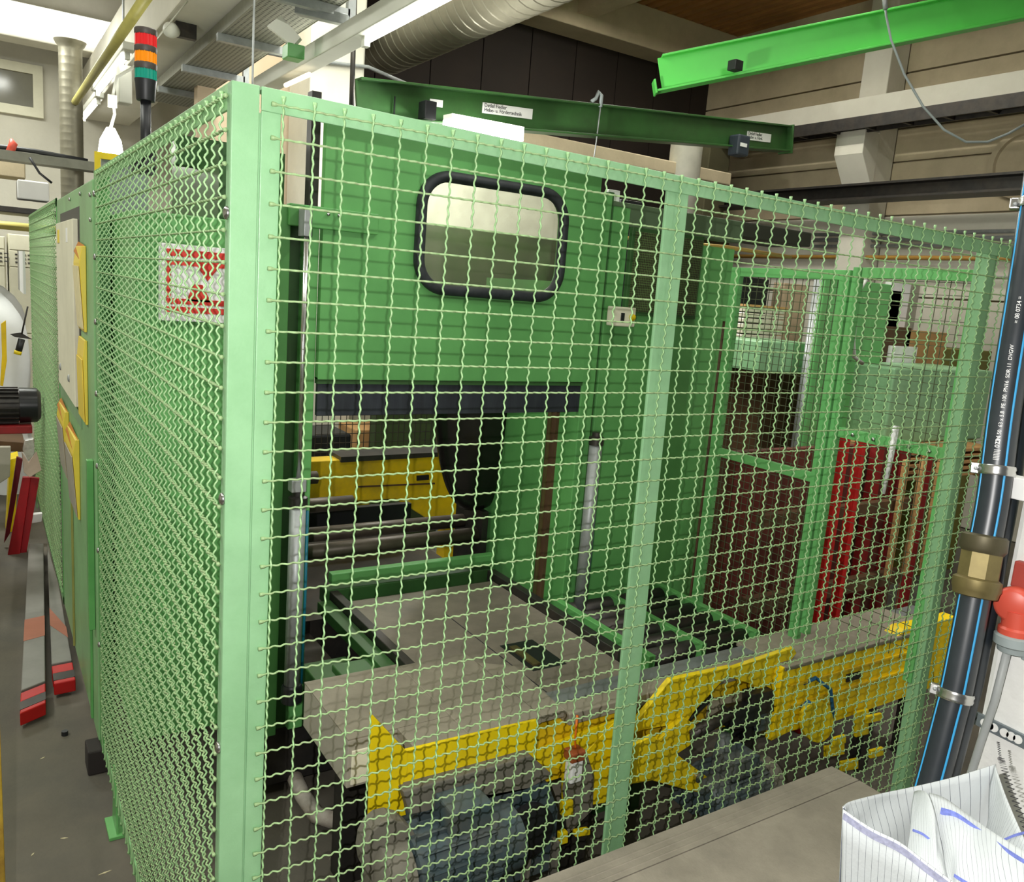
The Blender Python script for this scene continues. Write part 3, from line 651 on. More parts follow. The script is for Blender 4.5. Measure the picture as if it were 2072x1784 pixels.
# put the four panel corners into the outer ring
ring=[outer_pt(*p) for p in inner]
for cxr,czr in ((gx1,gz1),(gx0,gz1),(gx0,gz0),(gx1,gz0)):
    k=min(range(n),key=lambda i:(ring[i][0]-cxr)**2+(ring[i][1]-czr)**2); ring[k]=(cxr,czr)
mb=MB(); vs=[]
for y_ in (YF,YF+.03):
    vs+=[(x_,y_,z_) for x_,z_ in inner]+[(x_,y_,z_) for x_,z_ in ring]
fs=[]
for i in range(n):
    k=(i+1)%n
    fs+=[(i,n+i,n+k,k),(2*n+k,3*n+k,3*n+i,2*n+i),(i,k,2*n+k,2*n+i),(n+i,3*n+i,3*n+k,n+k)]
gate=mb.add(vs,fs).build('lifting_gate',GREENM,pm)
o1=rrect(wcx,wcz,ww,wh,.11); o2=rrect(wcx,wcz,ww-.05,wh-.05,.09)
mb=MB(); mb.tube([(x_,YF-.008,z_) for x_,z_ in rrect(wcx,wcz,ww-.030,wh-.030,.10,10)]+[(rrect(wcx,wcz,ww-.030,wh-.030,.10,10)[0][0],YF-.008,rrect(wcx,wcz,ww-.030,wh-.030,.10,10)[0][1])],.019,10,False)
mb.build('window_gasket',RUBBER,gate,True)
gm=bpy.data.materials.new('dusty_gate_glass'); gm.use_nodes=True; nt=gm.node_tree; N=nt.nodes; L=nt.links
for x_ in list(N):
    if x_.type=='BSDF_PRINCIPLED': N.remove(x_)
tr0=N.new('ShaderNodeBsdfTransparent'); tr0.inputs[0].default_value=(.84,.86,.80,1); gl0=N.new('ShaderNodeBsdfGlossy'); gl0.inputs['Roughness'].default_value=.08; gl0.inputs['Color'].default_value=(.8,.8,.78,1)
df0=N.new('ShaderNodeBsdfDiffuse'); df0.inputs[0].default_value=(.42,.38,.28,1)
mx1=N.new('ShaderNodeMixShader'); mx1.inputs[0].default_value=.10; L.new(tr0.outputs[0],mx1.inputs[1]); L.new(gl0.outputs[0],mx1.inputs[2])
nz=N.new('ShaderNodeTexNoise'); nz.inputs['Scale'].default_value=14; nz.inputs['Detail'].default_value=8; rp=N.new('ShaderNodeValToRGB'); rp.color_ramp.elements[0].color=(.04,)*3+(1,); rp.color_ramp.elements[1].color=(.12,)*3+(1,); rp.color_ramp.elements[0].position=.35; rp.color_ramp.elements[1].position=.75
tc=N.new('ShaderNodeTexCoord'); L.new(tc.outputs['Object'],nz.inputs['Vector']); L.new(nz.outputs['Fac'],rp.inputs['Fac'])
mx2=N.new('ShaderNodeMixShader'); L.new(rp.outputs[0],mx2.inputs[0]); L.new(mx1.outputs[0],mx2.inputs[1]); L.new(df0.outputs[0],mx2.inputs[2]); L.new(mx2.outputs[0],N['Material Output'].inputs['Surface'])
gp=MB().prism([(x_,YF+.010,z_) for x_,z_ in rrect(wcx,wcz,ww-.03,wh-.03,.095)],(0,.006,0)).build('window_pane',gm,gate)
MB().box(gx0,gx1,YF+.002,YF+.028,1.505,1.525).build('gate_edge',GREEND,gate)
MB().box(gx0+.005,gx1+.01,YF+.012,YF+.03,1.40,1.508).build('rubber_skirt',mat('dusty_black_skirt',(34,38,46),.7,0,.3,30,(70,78,84),.5,stretch=(1,1,.15)),gate)
# right of the opening
MB().box(1.575,1.64,1.205,1.30,.3,2.24).build('guide_post',GREENM,pm,bevel=.004)
MB().box(1.64,1.665,1.23,1.30,.3,2.25).build('jamb_groove',GREEND,pm)
MB().box(1.665,2.33,1.22,1.27,.28,1.80).build('right_front_sheet',GREENM,pm,bevel=.004)
MB().box(2.0,2.02,1.212,1.22,.3,1.8).build('sheet_seam',GREEND,pm)
# perforated guard window in the right sheet
gw=MB(); 
gw=MB().box(1.75,2.14,1.2,1.222,1.79,2.13).build('guard_frame',GREEND,pm,bevel=.003)
PERF=bpy.data.materials.new('fine_perforated_guard'); PERF.use_nodes=True; nt=PERF.node_tree; N=nt.nodes; L=nt.links
tc=N.new('ShaderNodeTexCoord'); vo=N.new('ShaderNodeTexVoronoi'); vo.inputs['Scale'].default_value=110; vo.inputs['Randomness'].default_value=.15; L.new(tc.outputs['Object'],vo.inputs['Vector'])
rp=N.new('ShaderNodeValToRGB'); rp.color_ramp.elements[0].position=.35; rp.color_ramp.elements[1].position=.5; rp.color_ramp.elements[0].color=(.035,.03,.015,1); rp.color_ramp.elements[1].color=(.10,.17,.05,1)
L.new(vo.outputs['Distance'],rp.inputs['Fac']); L.new(rp.outputs[0],N['Principled BSDF'].inputs['Base Color'])
MB().box(1.765,2.125,1.192,1.2,1.805,2.115).build('guard_mesh',PERF,gw)
MB().box(1.666,1.749,1.225,1.27,1.79,2.2).build('right_upper_sheet',GREENM,pm)
MB().box(2.14,2.36,1.23,1.27,1.79,2.1).build('right_upper_sheet',GREENM,pm,bevel=.003)
MB().box(1.66,2.4,1.23,1.30,2.13,2.22).build('right_cross_beam',mat('dull_green_beam',(88,110,80),.6),pm,bevel=.004)
q0,q1=pY(1246,620,1.15),pY(1284,662,1.15)
sb=MB().box(q0.x,q1.x,1.15,1.2,q1.z,q0.z).build('switch_box',CREAM,pm,bevel=.004)
MB().lathe((q1.x-.02,1.15,(q0.z+q1.z)/2),(0,-1,0),[(0,.014),(.012,.012),(.014,.004)],14).build('yellow_button',YELLOW,sb,True)
MB().box(q0.x+.03,q0.x+.045,1.145,1.15,(q0.z+q1.z)/2-.015,(q0.z+q1.z)/2+.015).build('black_switch',BLACK,sb)
# interior
MB().box(1.55,1.575,1.30,1.95,.3,1.9).build('inner_right_wall',GREENM,pm)
MB().box(1.535,1.55,1.30,1.36,.3,1.5).build('inner_brown_strip',BROWN,pm); MB().box(1.53,1.55,1.33,1.345,.3,1.5).build('inner_brass_strip',BRASS,pm)
MB().box(.36,1.6,1.75,3.2,.05,.45).build('inner_base',DSTEEL,pm)
MB().box(.36,.70,1.30,1.74,.05,.40).build('inner_base',DSTEEL,pm)
MB().box(.33,.50,1.30,1.85,.3,.60).build('inner_left_base',GREEND,pm)
# lift cylinders, rods, clevises at both sides
for (u0,v0,zb) in ((590,1400,.45),(1170,1265,.50)):
    x0=pY(u0,v0,1.14).x; rgt=x0>1
    cy=MB().cyl((x0,1.14,zb+.06),(x0,1.14,1.12 if not rgt else 1.28),.026,n=18).build('lift_cylinder',STEEL if False else ZINC,pm,True)
    top=2.00 if not rgt else 1.30
    MB().lathe((x0,1.14,1.12 if not rgt else 1.28),(0,0,1),[(0,.03),(.03,.03),(.035,.02),(.05,.02)],16).build('cylinder_head',DSTEEL,cy,angle=40)
    MB().lathe((x0,1.14,zb),(0,0,1),[(0,.035),(.05,.035),(.06,.03)],16).build('cylinder_foot',BLACK,cy,angle=40)
    if not rgt:
        MB().cyl((x0,1.14,1.16),(x0,1.14,top),.0085,n=12).build('piston_rod',STEEL,pm,True)
        MB().box(x0-.012,x0+.012,1.128,1.185,1.96,2.04).build('rod_clevis',ZINC,pm,bevel=.002)
        MB().box(x0-.028,x0+.02,1.12,1.16,1.17,1.21).build('fitting',ZINC,cy,bevel=.003)
    MB().tube([(x0+.036,1.15,zb+.05),(x0+.038,1.15,.8),(x0+.036,1.15,1.1)],.005,6).build('air_hose',mat('teal_hose',(20,110,130),.4),cy,True)
# roof struts seen above the gate
MB().box(.2,.5,1.9,1.98,2.20,2.30).build('rear_cross_beam',GREEND,pm)
# ---------------- infeed table
it=thing('infeed_table','dusty grey infeed table with two dark side rails running into the press','table',(1.1,1.1,0))
Zb=.60
xl,xr=.752,1.47
MB().box(xl+.02,xr-.02,.60,1.55,Zb-.02,Zb-.004).build('bed_plate',BEDGREY,it)
MB().box(xl-.02,xl+.015,.55,1.62,Zb-.02,Zb+.022).build('side_rail',DSTEEL,it,bevel=.003)
MB().box(xr-.018,xr+.02,.70,1.60,Zb-.02,Zb+.03).build('side_rail',DSTEEL,it,bevel=.003)
MB().box(xl-.075,xl-.022,.50,1.60,Zb-.05,Zb-.008).build('edge_strip',GREEND,it,bevel=.002)
MB().box(xr+.022,xr+.06,.55,1.5,Zb-.05,Zb-.012).build('edge_strip',GREENM,it,bevel=.002)
a=pZ(1020,1312,Zb); b=pZ(1088,1345,Zb)
MB().box(a.x,a.x+.14,b.y-.03,a.y+.03,Zb-.0045,Zb-.003).build('slot',BLACK,it); MB().box(a.x+.02,a.x+.05,b.y,a.y,Zb-.003,Zb+.004).build('slot_lever',BRASS,it)
for xx in (xl+.33,): MB().box(xx,xx+.004,.6,1.3,Zb-.0045,Zb-.0032).build('plate_joint',INK,it)
MB().box(.50,.66,.95,1.25,.3,.52).build('left_support',GREEND,it,bevel=.004); MB().box(.55,.68,.98,1.1,.55,.575).build('support_cap',GREEND,it,bevel=.004)
MB().box(.75,1.47,.62,.66,.1,.58).build('front_apron',DUSTY,it)
MB().box(.74,1.50,1.62,1.66,.645,.69).build('cross_bar',GREENM,it,bevel=.004); MB().box(.72,1.5,1.63,1.7,.56,.62).build('cross_bar',GREEND,it,bevel=.004)
for xx in (.76,1.42): MB().box(xx,xx+.06,.70,.76,0,.55).build('leg',GREEND,it)
# feed rollers deeper in the opening
rdz=[(1.80,.73,.032),(1.93,.76,.032),(2.10,.84,.034),(2.25,.93,.03),(2.4,1.0,.035)]
rf=thing('roller_bank','bank of dark steel feed rollers low inside the press opening','rollers',(1.0,2.0,.7))
for i,(yy,zz_,r_) in enumerate(rdz):
    rl=MB().cyl((.52,yy,zz_),(1.50 if i<2 else 1.25-.12*i,yy,zz_),r_,n=16).build('roller',mat('brown_grey_roller',(92,82,72),.45,.3,.2,20),rf,True)
    MB().cyl((.48,yy,zz_),(.52,yy,zz_),r_*.4,n=10).build('shaft',DSTEEL,rl,True)
MB().box(.48,.52,1.75,2.5,.5,1.0).build('bearing_plate',DSTEEL,rf); MB().box(1.50,1.53,1.75,2.0,.5,.85).build('bearing_plate',DSTEEL,rf)
MB().box(.5,1.5,2.48,2.52,.55,.70).build('rear_guard',BLACK,rf)
# hanging black suction drum
c0=pY(985,930,1.75)
dr=thing('suction_hood','black rounded suction hood hanging inside the press opening','hood',c0)
pr=[]
mb=MB(); zt_,zb_=pY(970,800,1.75).z,pY(950,1040,1.75).z; wr_=.265
def hood(u_,v_):
    v_=v_**1.9; an=math.pi*2*u_; s_=max(.02,(1-(1-v_)**2.6)**.42)
    return (c0.x+math.cos(an)*wr_*s_+(1-s_)*-.02,1.80+math.sin(an)*.12*s_,zb_+(zt_+.35-zb_)*v_)
mb.grid(hood,24,24).build('hood_body',mat('glossy_black_hood',(24,22,22),.22,0,.2,8,(50,44,40),.4),dr,True)
MB().lathe((c0.x-.0,1.80,zb_-.01),(0,0,1),[(0,.03),(.02,.10),(.03,.11)],20).build('lower_lip',STEEL,dr,True) if False else None
# yellow rear beam, mesh and cartons beyond the opening
yr=thing('rear_yellow_beam','yellow beam with a black slot seen through the press opening','beam',(1.4,2.9,0))
p0,p1=pY(690,950,2.9),pY(940,1045,2.9)
MB().prism([pY(u,v,2.9) for u,v in ((610,935),(960,918),(960,1040),(905,1075),(800,1010),(610,1018))],(0,.12,0)).build('beam_face',YELLOWO,yr,bevel=.004)
MB().prism([pY(u,v,2.89) for u,v in ((844,963),(868,961),(868,971),(844,973))],(0,.01,0)).build('slot',BLACK,yr)
MB().prism([pY(u,v,2.895) for u,v in ((720,984),(880,977),(880,980),(720,987))],(0,.008,0)).build('groove',BROWN,yr)
MB().prism([pY(u,v,2.88) for u,v in ((690,925),(960,912),(960,920),(690,936))],(0,.2,0)).build('top_ledge',DSTEEL,yr)
MB().box(p0.x+.1,p0.x+.2,2.95,3.05,0,p1.z+.2).build('leg',YELLOWO,yr); MB().box(p1.x-.1,p1.x,2.95,3.05,0,p1.z+.1).build('leg',YELLOWO,yr)
rm=thing('rear_wire_screen','grey wire mesh screen behind the press opening','fence',pY(780,880,3.6))
q0,q1=pY(640,825,3.6),pY(900,935,3.6)
va=MB().box(-.002,.002,-.002,.002,q1.z-.3,q0.z+.3).mesh('mesh_wire',DSTEEL); ha=MB().box(q0.x,q1.x,-.002,.002,-.002,.002).mesh('mesh_wire',DSTEEL)
for i in range(24):
    o=bpy.data.objects.new('mesh_wire',va); COL.objects.link(o); o.location=(q0.x+i*(q1.x-q0.x)/23,3.6,0); adopt(o,rm)
for i in range(14):
    o=bpy.data.objects.new('mesh_wire',ha); COL.objects.link(o); o.location=(0,3.604,q1.z-.2+i*.06); adopt(o,rm)
MB().box(q1.x-.02,q1.x+.03,3.58,3.63,0,q0.z+.3).build('post',GREYPL,rm)
a,b=pY(720,880,4.6),pY(930,950,4.6)
tag(MB().box(a.x,b.x,4.6,4.98,0,pY(800,868,4.6).z).build('carton_stack',CARD,None,bevel=.01),'brown carton behind the mesh screen, seen through the opening','carton')
a,b=pY(800,838,4.5),pY(870,868,4.5)
tag(MB().box(a.x,b.x,4.65,4.95,pY(800,868,4.6).z,a.z+.1).build('blue_crate',mat('blue_crate_plastic',(40,44,150),.4),None,bevel=.02),'blue plastic crate on the carton seen through the opening','crate')
a,b=pY(640,880,4.3),pY(710,930,4.3)
bb=tag(MB().box(a.x-.2,b.x,4.3,4.7,0,a.z).build('black_machine_box',BLACK,None,bevel=.02),'black rounded machine box low behind the mesh screen','box')
a,b=pY(600,780,5.2),pY(960,930,5.2)
tag(MB().box(a.x-.3,b.x+.2,5.3,5.35,0,a.z+.2).build('pale_partition',CREAM,None),'pale partition sheet far behind the press opening','partition')
# red bordered warning sign on the left sheet
YS=1.245; q0,q1=pY(322,490,YS),pY(322,634,YS); xa=q0.x; xb=xa+.30; zt_,zb_=q0.z,q1.z
ws=thing('warning_sign','white warning sign with a red border behind the left wire mesh','sign',((xa+xb)/2,YS,zb_))
MB().box(xa,xb,YS,YS+.012,zb_-.02,zt_).build('sign_plate',PAPER,ws,bevel=.002)
RSIGN=mat('red_sign_print',(214,50,36),.5,0,.04,8)
h_=zt_-zb_
for (x0_,x1_,z0_,z1_) in ((xa+.02,xb-.02,zt_-.035,zt_-.015),(xa+.02,xb-.02,zt_-.06,zt_-.043),(xa+.02,xb-.02,zb_+.005,zb_+.022),(xa+.02,xb-.02,zb_+.03,zb_+.046),(xa+.02,xa+.032,zb_+.047,zt_-.061),(xb-.032,xb-.02,zb_+.047,zt_-.061)):
    MB().box(x0_,x1_,YS-.002,YS,z0_,z1_).build('red_border',RSIGN,ws)
xm=xa+.135; MB().prism([(xm-.03,YS-.002,zt_-.06),(xm+.03,YS-.002,zt_-.06),(xm,YS-.002,zt_-.10)],(0,.002,0)).build('red_arrow',RSIGN,ws)
xm=xa+.11; MB().prism([(xm-.035,YS-.002,zb_+.04),(xm+.035,YS-.002,zb_+.04),(xm+.01,YS-.002,zb_+.09),(xm-.015,YS-.002,zb_+.09)],(0,.002,0)).build('red_arrow',RSIGN,ws)
# ================================================================= yellow conveyor
Zc=.65
cv=thing('yellow_conveyor','yellow conveyor beam with grey dusty top running along the fence to the right','conveyor',(1.6,.5,0))
yb=pZ(1088,1455,Zc).y; 
# left end: dusty sheet cabinet
bxl=pZ(616,1383,Zc).x
c1=thing('sheet_metal_cover_box','dusty beige sheet cover box with sloping underside at the left end of the conveyor','box',(.5,.65,.3))
fy=pZ(701,1501,Zc).y; byy=pZ(616,1383,Zc).y
zf=pY(701,1597,fy).z; zbk=pX(616,1474,bxl).z
MB().prism([(bxl,fy,zf),(bxl,fy,Zc),(bxl,byy,Zc),(bxl,byy,zbk)],(.30,0,0)).build('cover_body',DUSTYB,c1,bevel=.003)
MB().box(bxl+.01,bxl+.12,fy-.006,fy,zf+.01,Zc-.03).build('front_door',CREAM,c1,bevel=.002)
MB().box(bxl-.001,bxl+.30,fy,byy,Zc,Zc+.004).build('top_sheet',DUSTY,c1)
MB().box(bxl+.1,bxl+.2,byy-.1,byy-.02,0,zbk+.05).build('leg',DSTEEL,c1)
# dusty cover plate on the beam
xR=2.98
cx0=bxl+.302
MB().box(bxl+.14,bxl+.301,yb+.002,fy-.001,Zc-.02,Zc+.003).build('cover_plate',DUSTY,cv)
MB().box(cx0,.92,yb+.002,byy-.012,Zc-.02,Zc+.004).build('cover_plate',DUSTY,cv,bevel=.003)
MB().prism([(.92,yb+.002,Zc+.004),(.92,byy-.09,Zc+.004),(1.02,byy-.16,Zc+.004),(1.0,yb+.002,Zc+.004)],(0,0,-.02)).build('cover_plate',DUSTY,cv)
MB().box(.93,xR,yb+.07,yb+.135,Zc-.06,Zc-.008).build('rear_channel',ZINC if False else mat('blue_grey_channel',(120,126,126),.6,.2,.1,10,(110,104,92),.6),cv,bevel=.003)
MB().box(1.02,xR,yb+.0,yb+.07,Zc-.05,Zc-.012).build('belt_cover',DUSTY,cv,bevel=.003)
MB().box(1.9,2.80,.335,yb+.16,Zc-.02,Zc-.004).build('belt_cover',DUSTY,cv,bevel=.003)
# yellow faces
Yb=yb-.0
def yel(name,pts,Y=None,th=.012,m=YELLOW,par=cv): return MB().prism([pY(u,v,Yb if Y is None else Y) for u,v in pts],(0,th,0)).build(name,m,par,bevel=.002)
yel('end_bracket',((751,1444),(824,1522),(825,1560),(818,1578),(812,1600),(822,1650),(746,1669)),Yb-.012)
yel('side_plate',((815,1521),(1087,1457),(1085,1535),(1020,1548),(930,1580),(815,1596)),Yb-.006)
yel('side_plate',((1086,1520),(1253,1455),(1248,1600),(1140,1622),(1140,1560),(1086,1545)),Yb+.004)
yel('gusset',((897,1578),(928,1574),(921,1602)),Yb-.008)
MB().box(.93,1.9,Yb+.02,Yb+.08,.42,Zc-.05).build('beam_body',YELLOWO,cv)
yel('angle_plate',((1253,1452),(1253,1620),(1140,1640),(1150,1560)),Yb+.002)
# the yellow tray chute in the middle
yel('chute_side',((1262,1492),(1338,1400),(1358,1376),(1480,1350),(1482,1356),(1440,1402),(1405,1440),(1390,1462),(1300,1478)),Yb-.03,.02)
yel('chute_side',((1480,1354),(1606,1311),(1612,1322),(1588,1352),(1530,1408),(1526,1414),(1535,1390),(1480,1372)),Yb-.03,.02)
yel('chute_plate',((1258,1500),(1330,1500),(1385,1452),(1420,1478),(1395,1510),(1260,1600)),Yb-.05,.02)
yel('arm_plate',((1320,1490),(1443,1582),(1441,1604),(1428,1606),(1392,1600),(1320,1580),(1262,1590),(1262,1520)),Yb-.10,.016)
MB().lathe(pY(1411,1571,Yb-.10)+Vector((0,0,0)),(0,-1,0),[(0,.018),(.01,.018),(.014,.01)],14).build('pivot_bolt',STEEL,cv,angle=40)
yel('lug',((1495,1560),(1518,1540),(1514,1572),(1505,1576)),Yb-.06,.02)
# right part of the beam
yel('long_side_plate',((1570,1440),(1585,1352),(1690,1325),(1812,1292),(1832,1274),(1888,1262),(1890,1390),(1800,1422),(1690,1460),(1600,1480),(1560,1500)),.340,.06,mat('orange_yellow_paint',(254,216,8),.45,0,.06,6,(200,150,40),.3))
p0=pY(1888,1262,.34); p1=pY(1888,1390,.34)
MB().prism([p0,p1,(xR,.34,p1.z),(xR,.34,p0.z)],(0,.06,0)).build('long_side_plate',MATS['orange_yellow_paint'],cv)
yel('slot',((1714,1366),(1742,1359),(1742,1373),(1713,1382)),.334,.006,BLACK)
yel('rib',((1600,1388),(1886,1306),(1886,1311),(1600,1393)),.330,.01,YELLOWO)
yel('rib',((1600,1428),(1886,1340),(1886,1345),(1600,1433)),.330,.01,YELLOWO)
yel('guide_disc',[(1655+32*math.cos(t*math.pi/8),1462+42*math.sin(t*math.pi/8)) for t in range(16)],.31,.018,YELLOW)
for i,(u,v,w_,h__) in enumerate(((1690,1520,38,22),(1720,1550,34,20),(1745,1465,26,50),(1770,1455,30,14),(1775,1525,26,16),(1700,1500,24,16))):
    yel('chain_guard',((u-w_/2,v-h__/2+3),(u+w_/2,v-h__/2-4),(u+w_/2,v+h__/2-4),(u-w_/2,v+h__/2+3)),.33-.012*i,.012,YELLOW)
for xx in (1.1,1.85,2.6,2.9): MB().box(xx,xx+.06,Yb+.03,Yb+.08,0,.5).build('leg',DSTEEL,cv)
# idler roller under the chute
MB().tube([pY(1420,1438,Yb+.04),pY(1530,1410,Yb+.04)],.055,18).build('guide_roller',mat('dusty_olive_roller',(120,114,92),.7),cv,True)
MB().tube([pY(1440,1410,Yb-.01),pY(1385,1465,Yb-.02),pY(1380,1480,Yb-.02)],.008,8).build('cable',BLACK,cv,True)
MB().tube([pY(1600,1395,Yb-.03),pY(1650,1372,.318),pY(1680,1395,.318),pY(1685,1440,.318),pY(1680,1465,.318)],.007,8).build('air_hose',mat('blue_hose',(30,96,140),.4),cv,True)
MB().tube([pY(1600,1440,Yb-.03),pY(1635,1420,.318),pY(1665,1440,.318),pY(1675,1470,.318)],.007,8).build('air_hose',MATS['blue_hose'],cv,True)
# ---------------- drive motors and gearboxes under the beam
def motor(label,c_,r_,l_,ax_,m_=MOTOR,fins=14):
    c_=Vector(c_); a_=Vector(ax_).normalized()
    t=thing('drive_motor',label,'motor',(c_.x,c_.y,c_.z-r_))
    MB().lathe(c_-a_*l_/2,a_,[(0,r_*.75),(.01,r_*.9),(l_*.25,r_*.92),(l_*.26,r_),(l_*.95,r_),(l_*.96,r_*.9),(l_,r_*.5)],24).build('motor_body',m_,t,angle=40)
    sd_=a_.cross(Vector((0,0,1))).normalized(); up_=sd_.cross(a_)
    fb=None
    for k in range(fins):
        an=2*math.pi*k/fins; dv=sd_*math.cos(an)+up_*math.sin(an)
        MB().beam(c_-a_*l_*.2+dv*r_,c_+a_*l_*.42+dv*r_,.006,.03,dv).build('cooling_fin',m_,t)
    MB().beam(c_-a_*.06+up_*(r_+.03),c_+a_*.06+up_*(r_+.03),.10,.07).build('terminal_box',m_,t,bevel=.006)
    MB().lathe(c_+a_*l_*.48,a_,[(0,r_*.98),(l_*.2,r_*.98),(l_*.24,r_*.7)],24).build('fan_cover',MOTORD,t,angle=40)
    MB().box(c_.x-l_*.3,c_.x+l_*.3,c_.y-r_*.9,c_.y+r_*.9,c_.z-r_*1.15,c_.z-r_*.95).build('mounting_foot',m_,t)
    return t
mc=pY(930,1725,.30); motor('blue grey drive motor low behind the corner post, under the yellow bracket',mc,.095,.34,(-1,0,0))
mc=pY(1480,1600,.28); motor('smaller grey drive motor under the middle of the yellow conveyor',mc,.075,.26,(1,0,0))
gb_=thing('gearbox','dusty grey gearbox with sloped cover beneath the yellow side plate','gearbox',pY(1020,1700,.34))
def gslab(name,pts,Y,th,m,par): return MB().prism([pY(u,v,Y) for u,v in pts],(0,th,0)).build(name,m,par,bevel=.004)
gslab('sloped_cover',((815,1602),(935,1570),(1075,1530),(1120,1570),(1065,1600),(930,1632),(830,1650)),.36,.14,MOTORD,gb_)
gslab('housing',((845,1645),(925,1618),(1110,1585),(1130,1640),(1120,1760),(1000,1800),(850,1800)),.36,.16,MOTOR,gb_)
cc=pY(1062,1680,.335); MB().lathe(cc,(0,-1,0),[(0,.085),(.02,.085),(.03,.05),(.035,.02)],24).build('black_pulley',BLACK,gb_,angle=40)
cc=pY(1130,1660,.335)
for xx in (.0,.1,.2,.3): 
    MB().box(cc.x-.3+xx,cc.x-.29+xx,.33,.36,.1,.28).build('rib',MOTORD,gb_)
gslab('round_cover',[(795+58*math.cos(t*math.pi/8),1735+75*math.sin(t*math.pi/8)) for t in range(16)],.30,.06,MOTORD,gb_)
# limit switch with orange whisker
ls=thing('limit_switch','small white limit switch with an orange whisker on the yellow beam','switch',pY(1165,1560,Yb-.05))
q0=pY(1158,1545,Yb-.05); q1=pY(1177,1582,Yb-.05)
MB().box(q0.x,q1.x,Yb-.05,Yb-.015,q1.z,q0.z).build('switch_body',PAPER,ls,bevel=.005)
MB().tube([pY(1168,1545,Yb-.03),pY(1163,1500,Yb-.03),pY(1168,1448,Yb-.03)],[.004,.0025,.004],8).build('whisker',mat('orange_whisker',(220,110,20),.5),ls,True)
MB().box(q0.x-.006,q1.x+.004,Yb-.055,Yb-.01,q0.z,q0.z+.03).build('switch_head',mat('brown_orange_head',(150,76,40),.5),ls,bevel=.004)
gslab('mounting_plate',((1150,1540),(1190,1530),(1203,1570),(1200,1640),(1150,1690),(1140,1600)),Yb-.012,.01,MOTORD,ls)
for i,(u,v,w_,h__) in enumerate(((1150,1640,22,30),(1142,1700,16,24),(1180,1690,30,12))): gslab('yellow_clip',((u-w_/2,v-h__/2),(u+w_/2,v-h__/2-5),(u+w_/2,v+h__/2-5),(u-w_/2,v+h__/2)),.38,.02,YELLOW,ls)
# pneumatic unit beneath the chute
pu=thing('pneumatic_unit','dark pneumatic cylinder and valve cluster hanging under the yellow chute','valve unit',pY(1530,1480,Yb-.06))
MB().tube([pY(1395,1490,Yb-.05),pY(1480,1440,Yb-.05)],.022,12).build('cylinder_barrel',DSTEEL,pu,True)
for i,(u,v,ru,rv) in enumerate(((1510,1455,30,20),(1545,1425,22,22),(1560,1455,30,24),(1530,1480,24,18),(1600,1415,38,20),(1590,1445,30,16))):
    gslab('valve_block',((u-ru,v-rv+4),(u+ru,v-rv-6),(u+ru,v+rv-6),(u-ru,v+rv+4)),Yb-.07+.012*i,.05,(BLACK,DSTEEL,MOTOR,BLACK,DSTEEL,MOTOR)[i],pu)
MB().lathe(pY(1462,1520,Yb-.09),(0,0,-1),[(-.06,.02),(0,.028),(.05,.026),(.055,.012),(.10,.012)],14).build('filter_bowl',MOTOR,pu,True)
gslab('grey_tank',((1450,1570),(1510,1550),(1508,1595),(1480,1640),(1400,1650),(1405,1610)),Yb-.03,.10,MOTOR,pu)
hz=thing('white_hose','worn whitish hose lying bent on the floor below the beige cover box','hose',(.3,.75,0))
MB().tube([pZ(575,1520,.06),pZ(590,1560,.05),pZ(612,1610,.05),pZ(640,1650,.05),pZ(690,1665,.05)],.028,10).build('hose_body',mat('worn_white_hose',(176,170,158),.8,0,.2,20,(110,84,60),.7),hz,True)
# ---------------- roller table on the right, behind the conveyor
rt=thing('roller_table','roller table with dark rollers and green cross members right of the infeed table','rollers',(1.9,.95,0))
for i in range(6):
    yy=.68+i*.095
    MB().cyl((1.56,yy,.585),(2.08,yy,.585),.036,n=14).build('roller',DSTEEL,rt,True)
for xx,w_ in ((1.545,.03),(1.80,.025),(2.09,.03)): MB().box(xx-w_/2,xx+w_/2,.62,1.2,.56,.63).build('frame_rail',GREENM,rt,bevel=.003)
for xx in (1.56,2.05): MB().box(xx,xx+.04,.66,.70,0,.56).build('leg',GREEND,rt)
# ================================================================= behind the return fence
bp=thing('brown_post','brown rusty upright post with an orange end between press and gate','post',(2.38,1.25,0))
MB().box(2.36,2.42,1.24,1.29,.3,pY(1455,622,1.24).z).build('post',BROWN,bp); q=pY(1455,622,1.24); MB().box(2.359,2.421,1.238,1.292,q.z-.012,q.z+.004).build('cut_end',WOOD,bp)
MB().box(2.37,2.41,1.295,1.33,.5,2.05).build('black_channel',BLACK,bp)
def backbox(name,label,cat,u0,v0,u1,v1,Y,dy,m,group=None,bevel=.006,floor=True):
    p0,p1=pY(u0,v0,Y),pY(u1,v1,Y)
    return tag(MB().box(p0.x,p1.x,Y,Y+dy,0 if floor else p1.z,p0.z).build(name,m,None,bevel=bevel),label,cat,group)
backbox('brown_machine_body','tall brown machine body behind the left fence gate','machine',1475,745,1700,1260,1.9,.8,BROWN)
backbox('green_machine_box','light green machine box behind the upper part of the left gate','box',1542,690,1655,755,1.7,.4,GREEN,None,.008,False)
pw=thing('wrapped_carton_stack','stack of pale cartons wrapped in clear film behind the left gate','cartons',pY(1530,680,2.1))
p0,p1=pY(1508,620,2.1),pY(1580,690,2.1)
for k in range(6):
    h_=(p0.z-p1.z)/6; MB().box(p0.x,p1.x,2.1,2.4,p1.z+k*h_+.003,p1.z+(k+1)*h_-.003).build('layer',mat('film_wrapped_carton',(206,196,180),.3,0,.12,40),pw,bevel=.004)
MB().box(p0.x-.01,p1.x+.01,2.09,2.41,p0.z,p0.z+.015).build('cover_board',WOOD,pw)
MB().box(p0.x,p1.x,2.1,2.4,1.5,p1.z).build('lower_wrap',mat('grey_film',(120,112,104),.25,0,.3,50),pw)
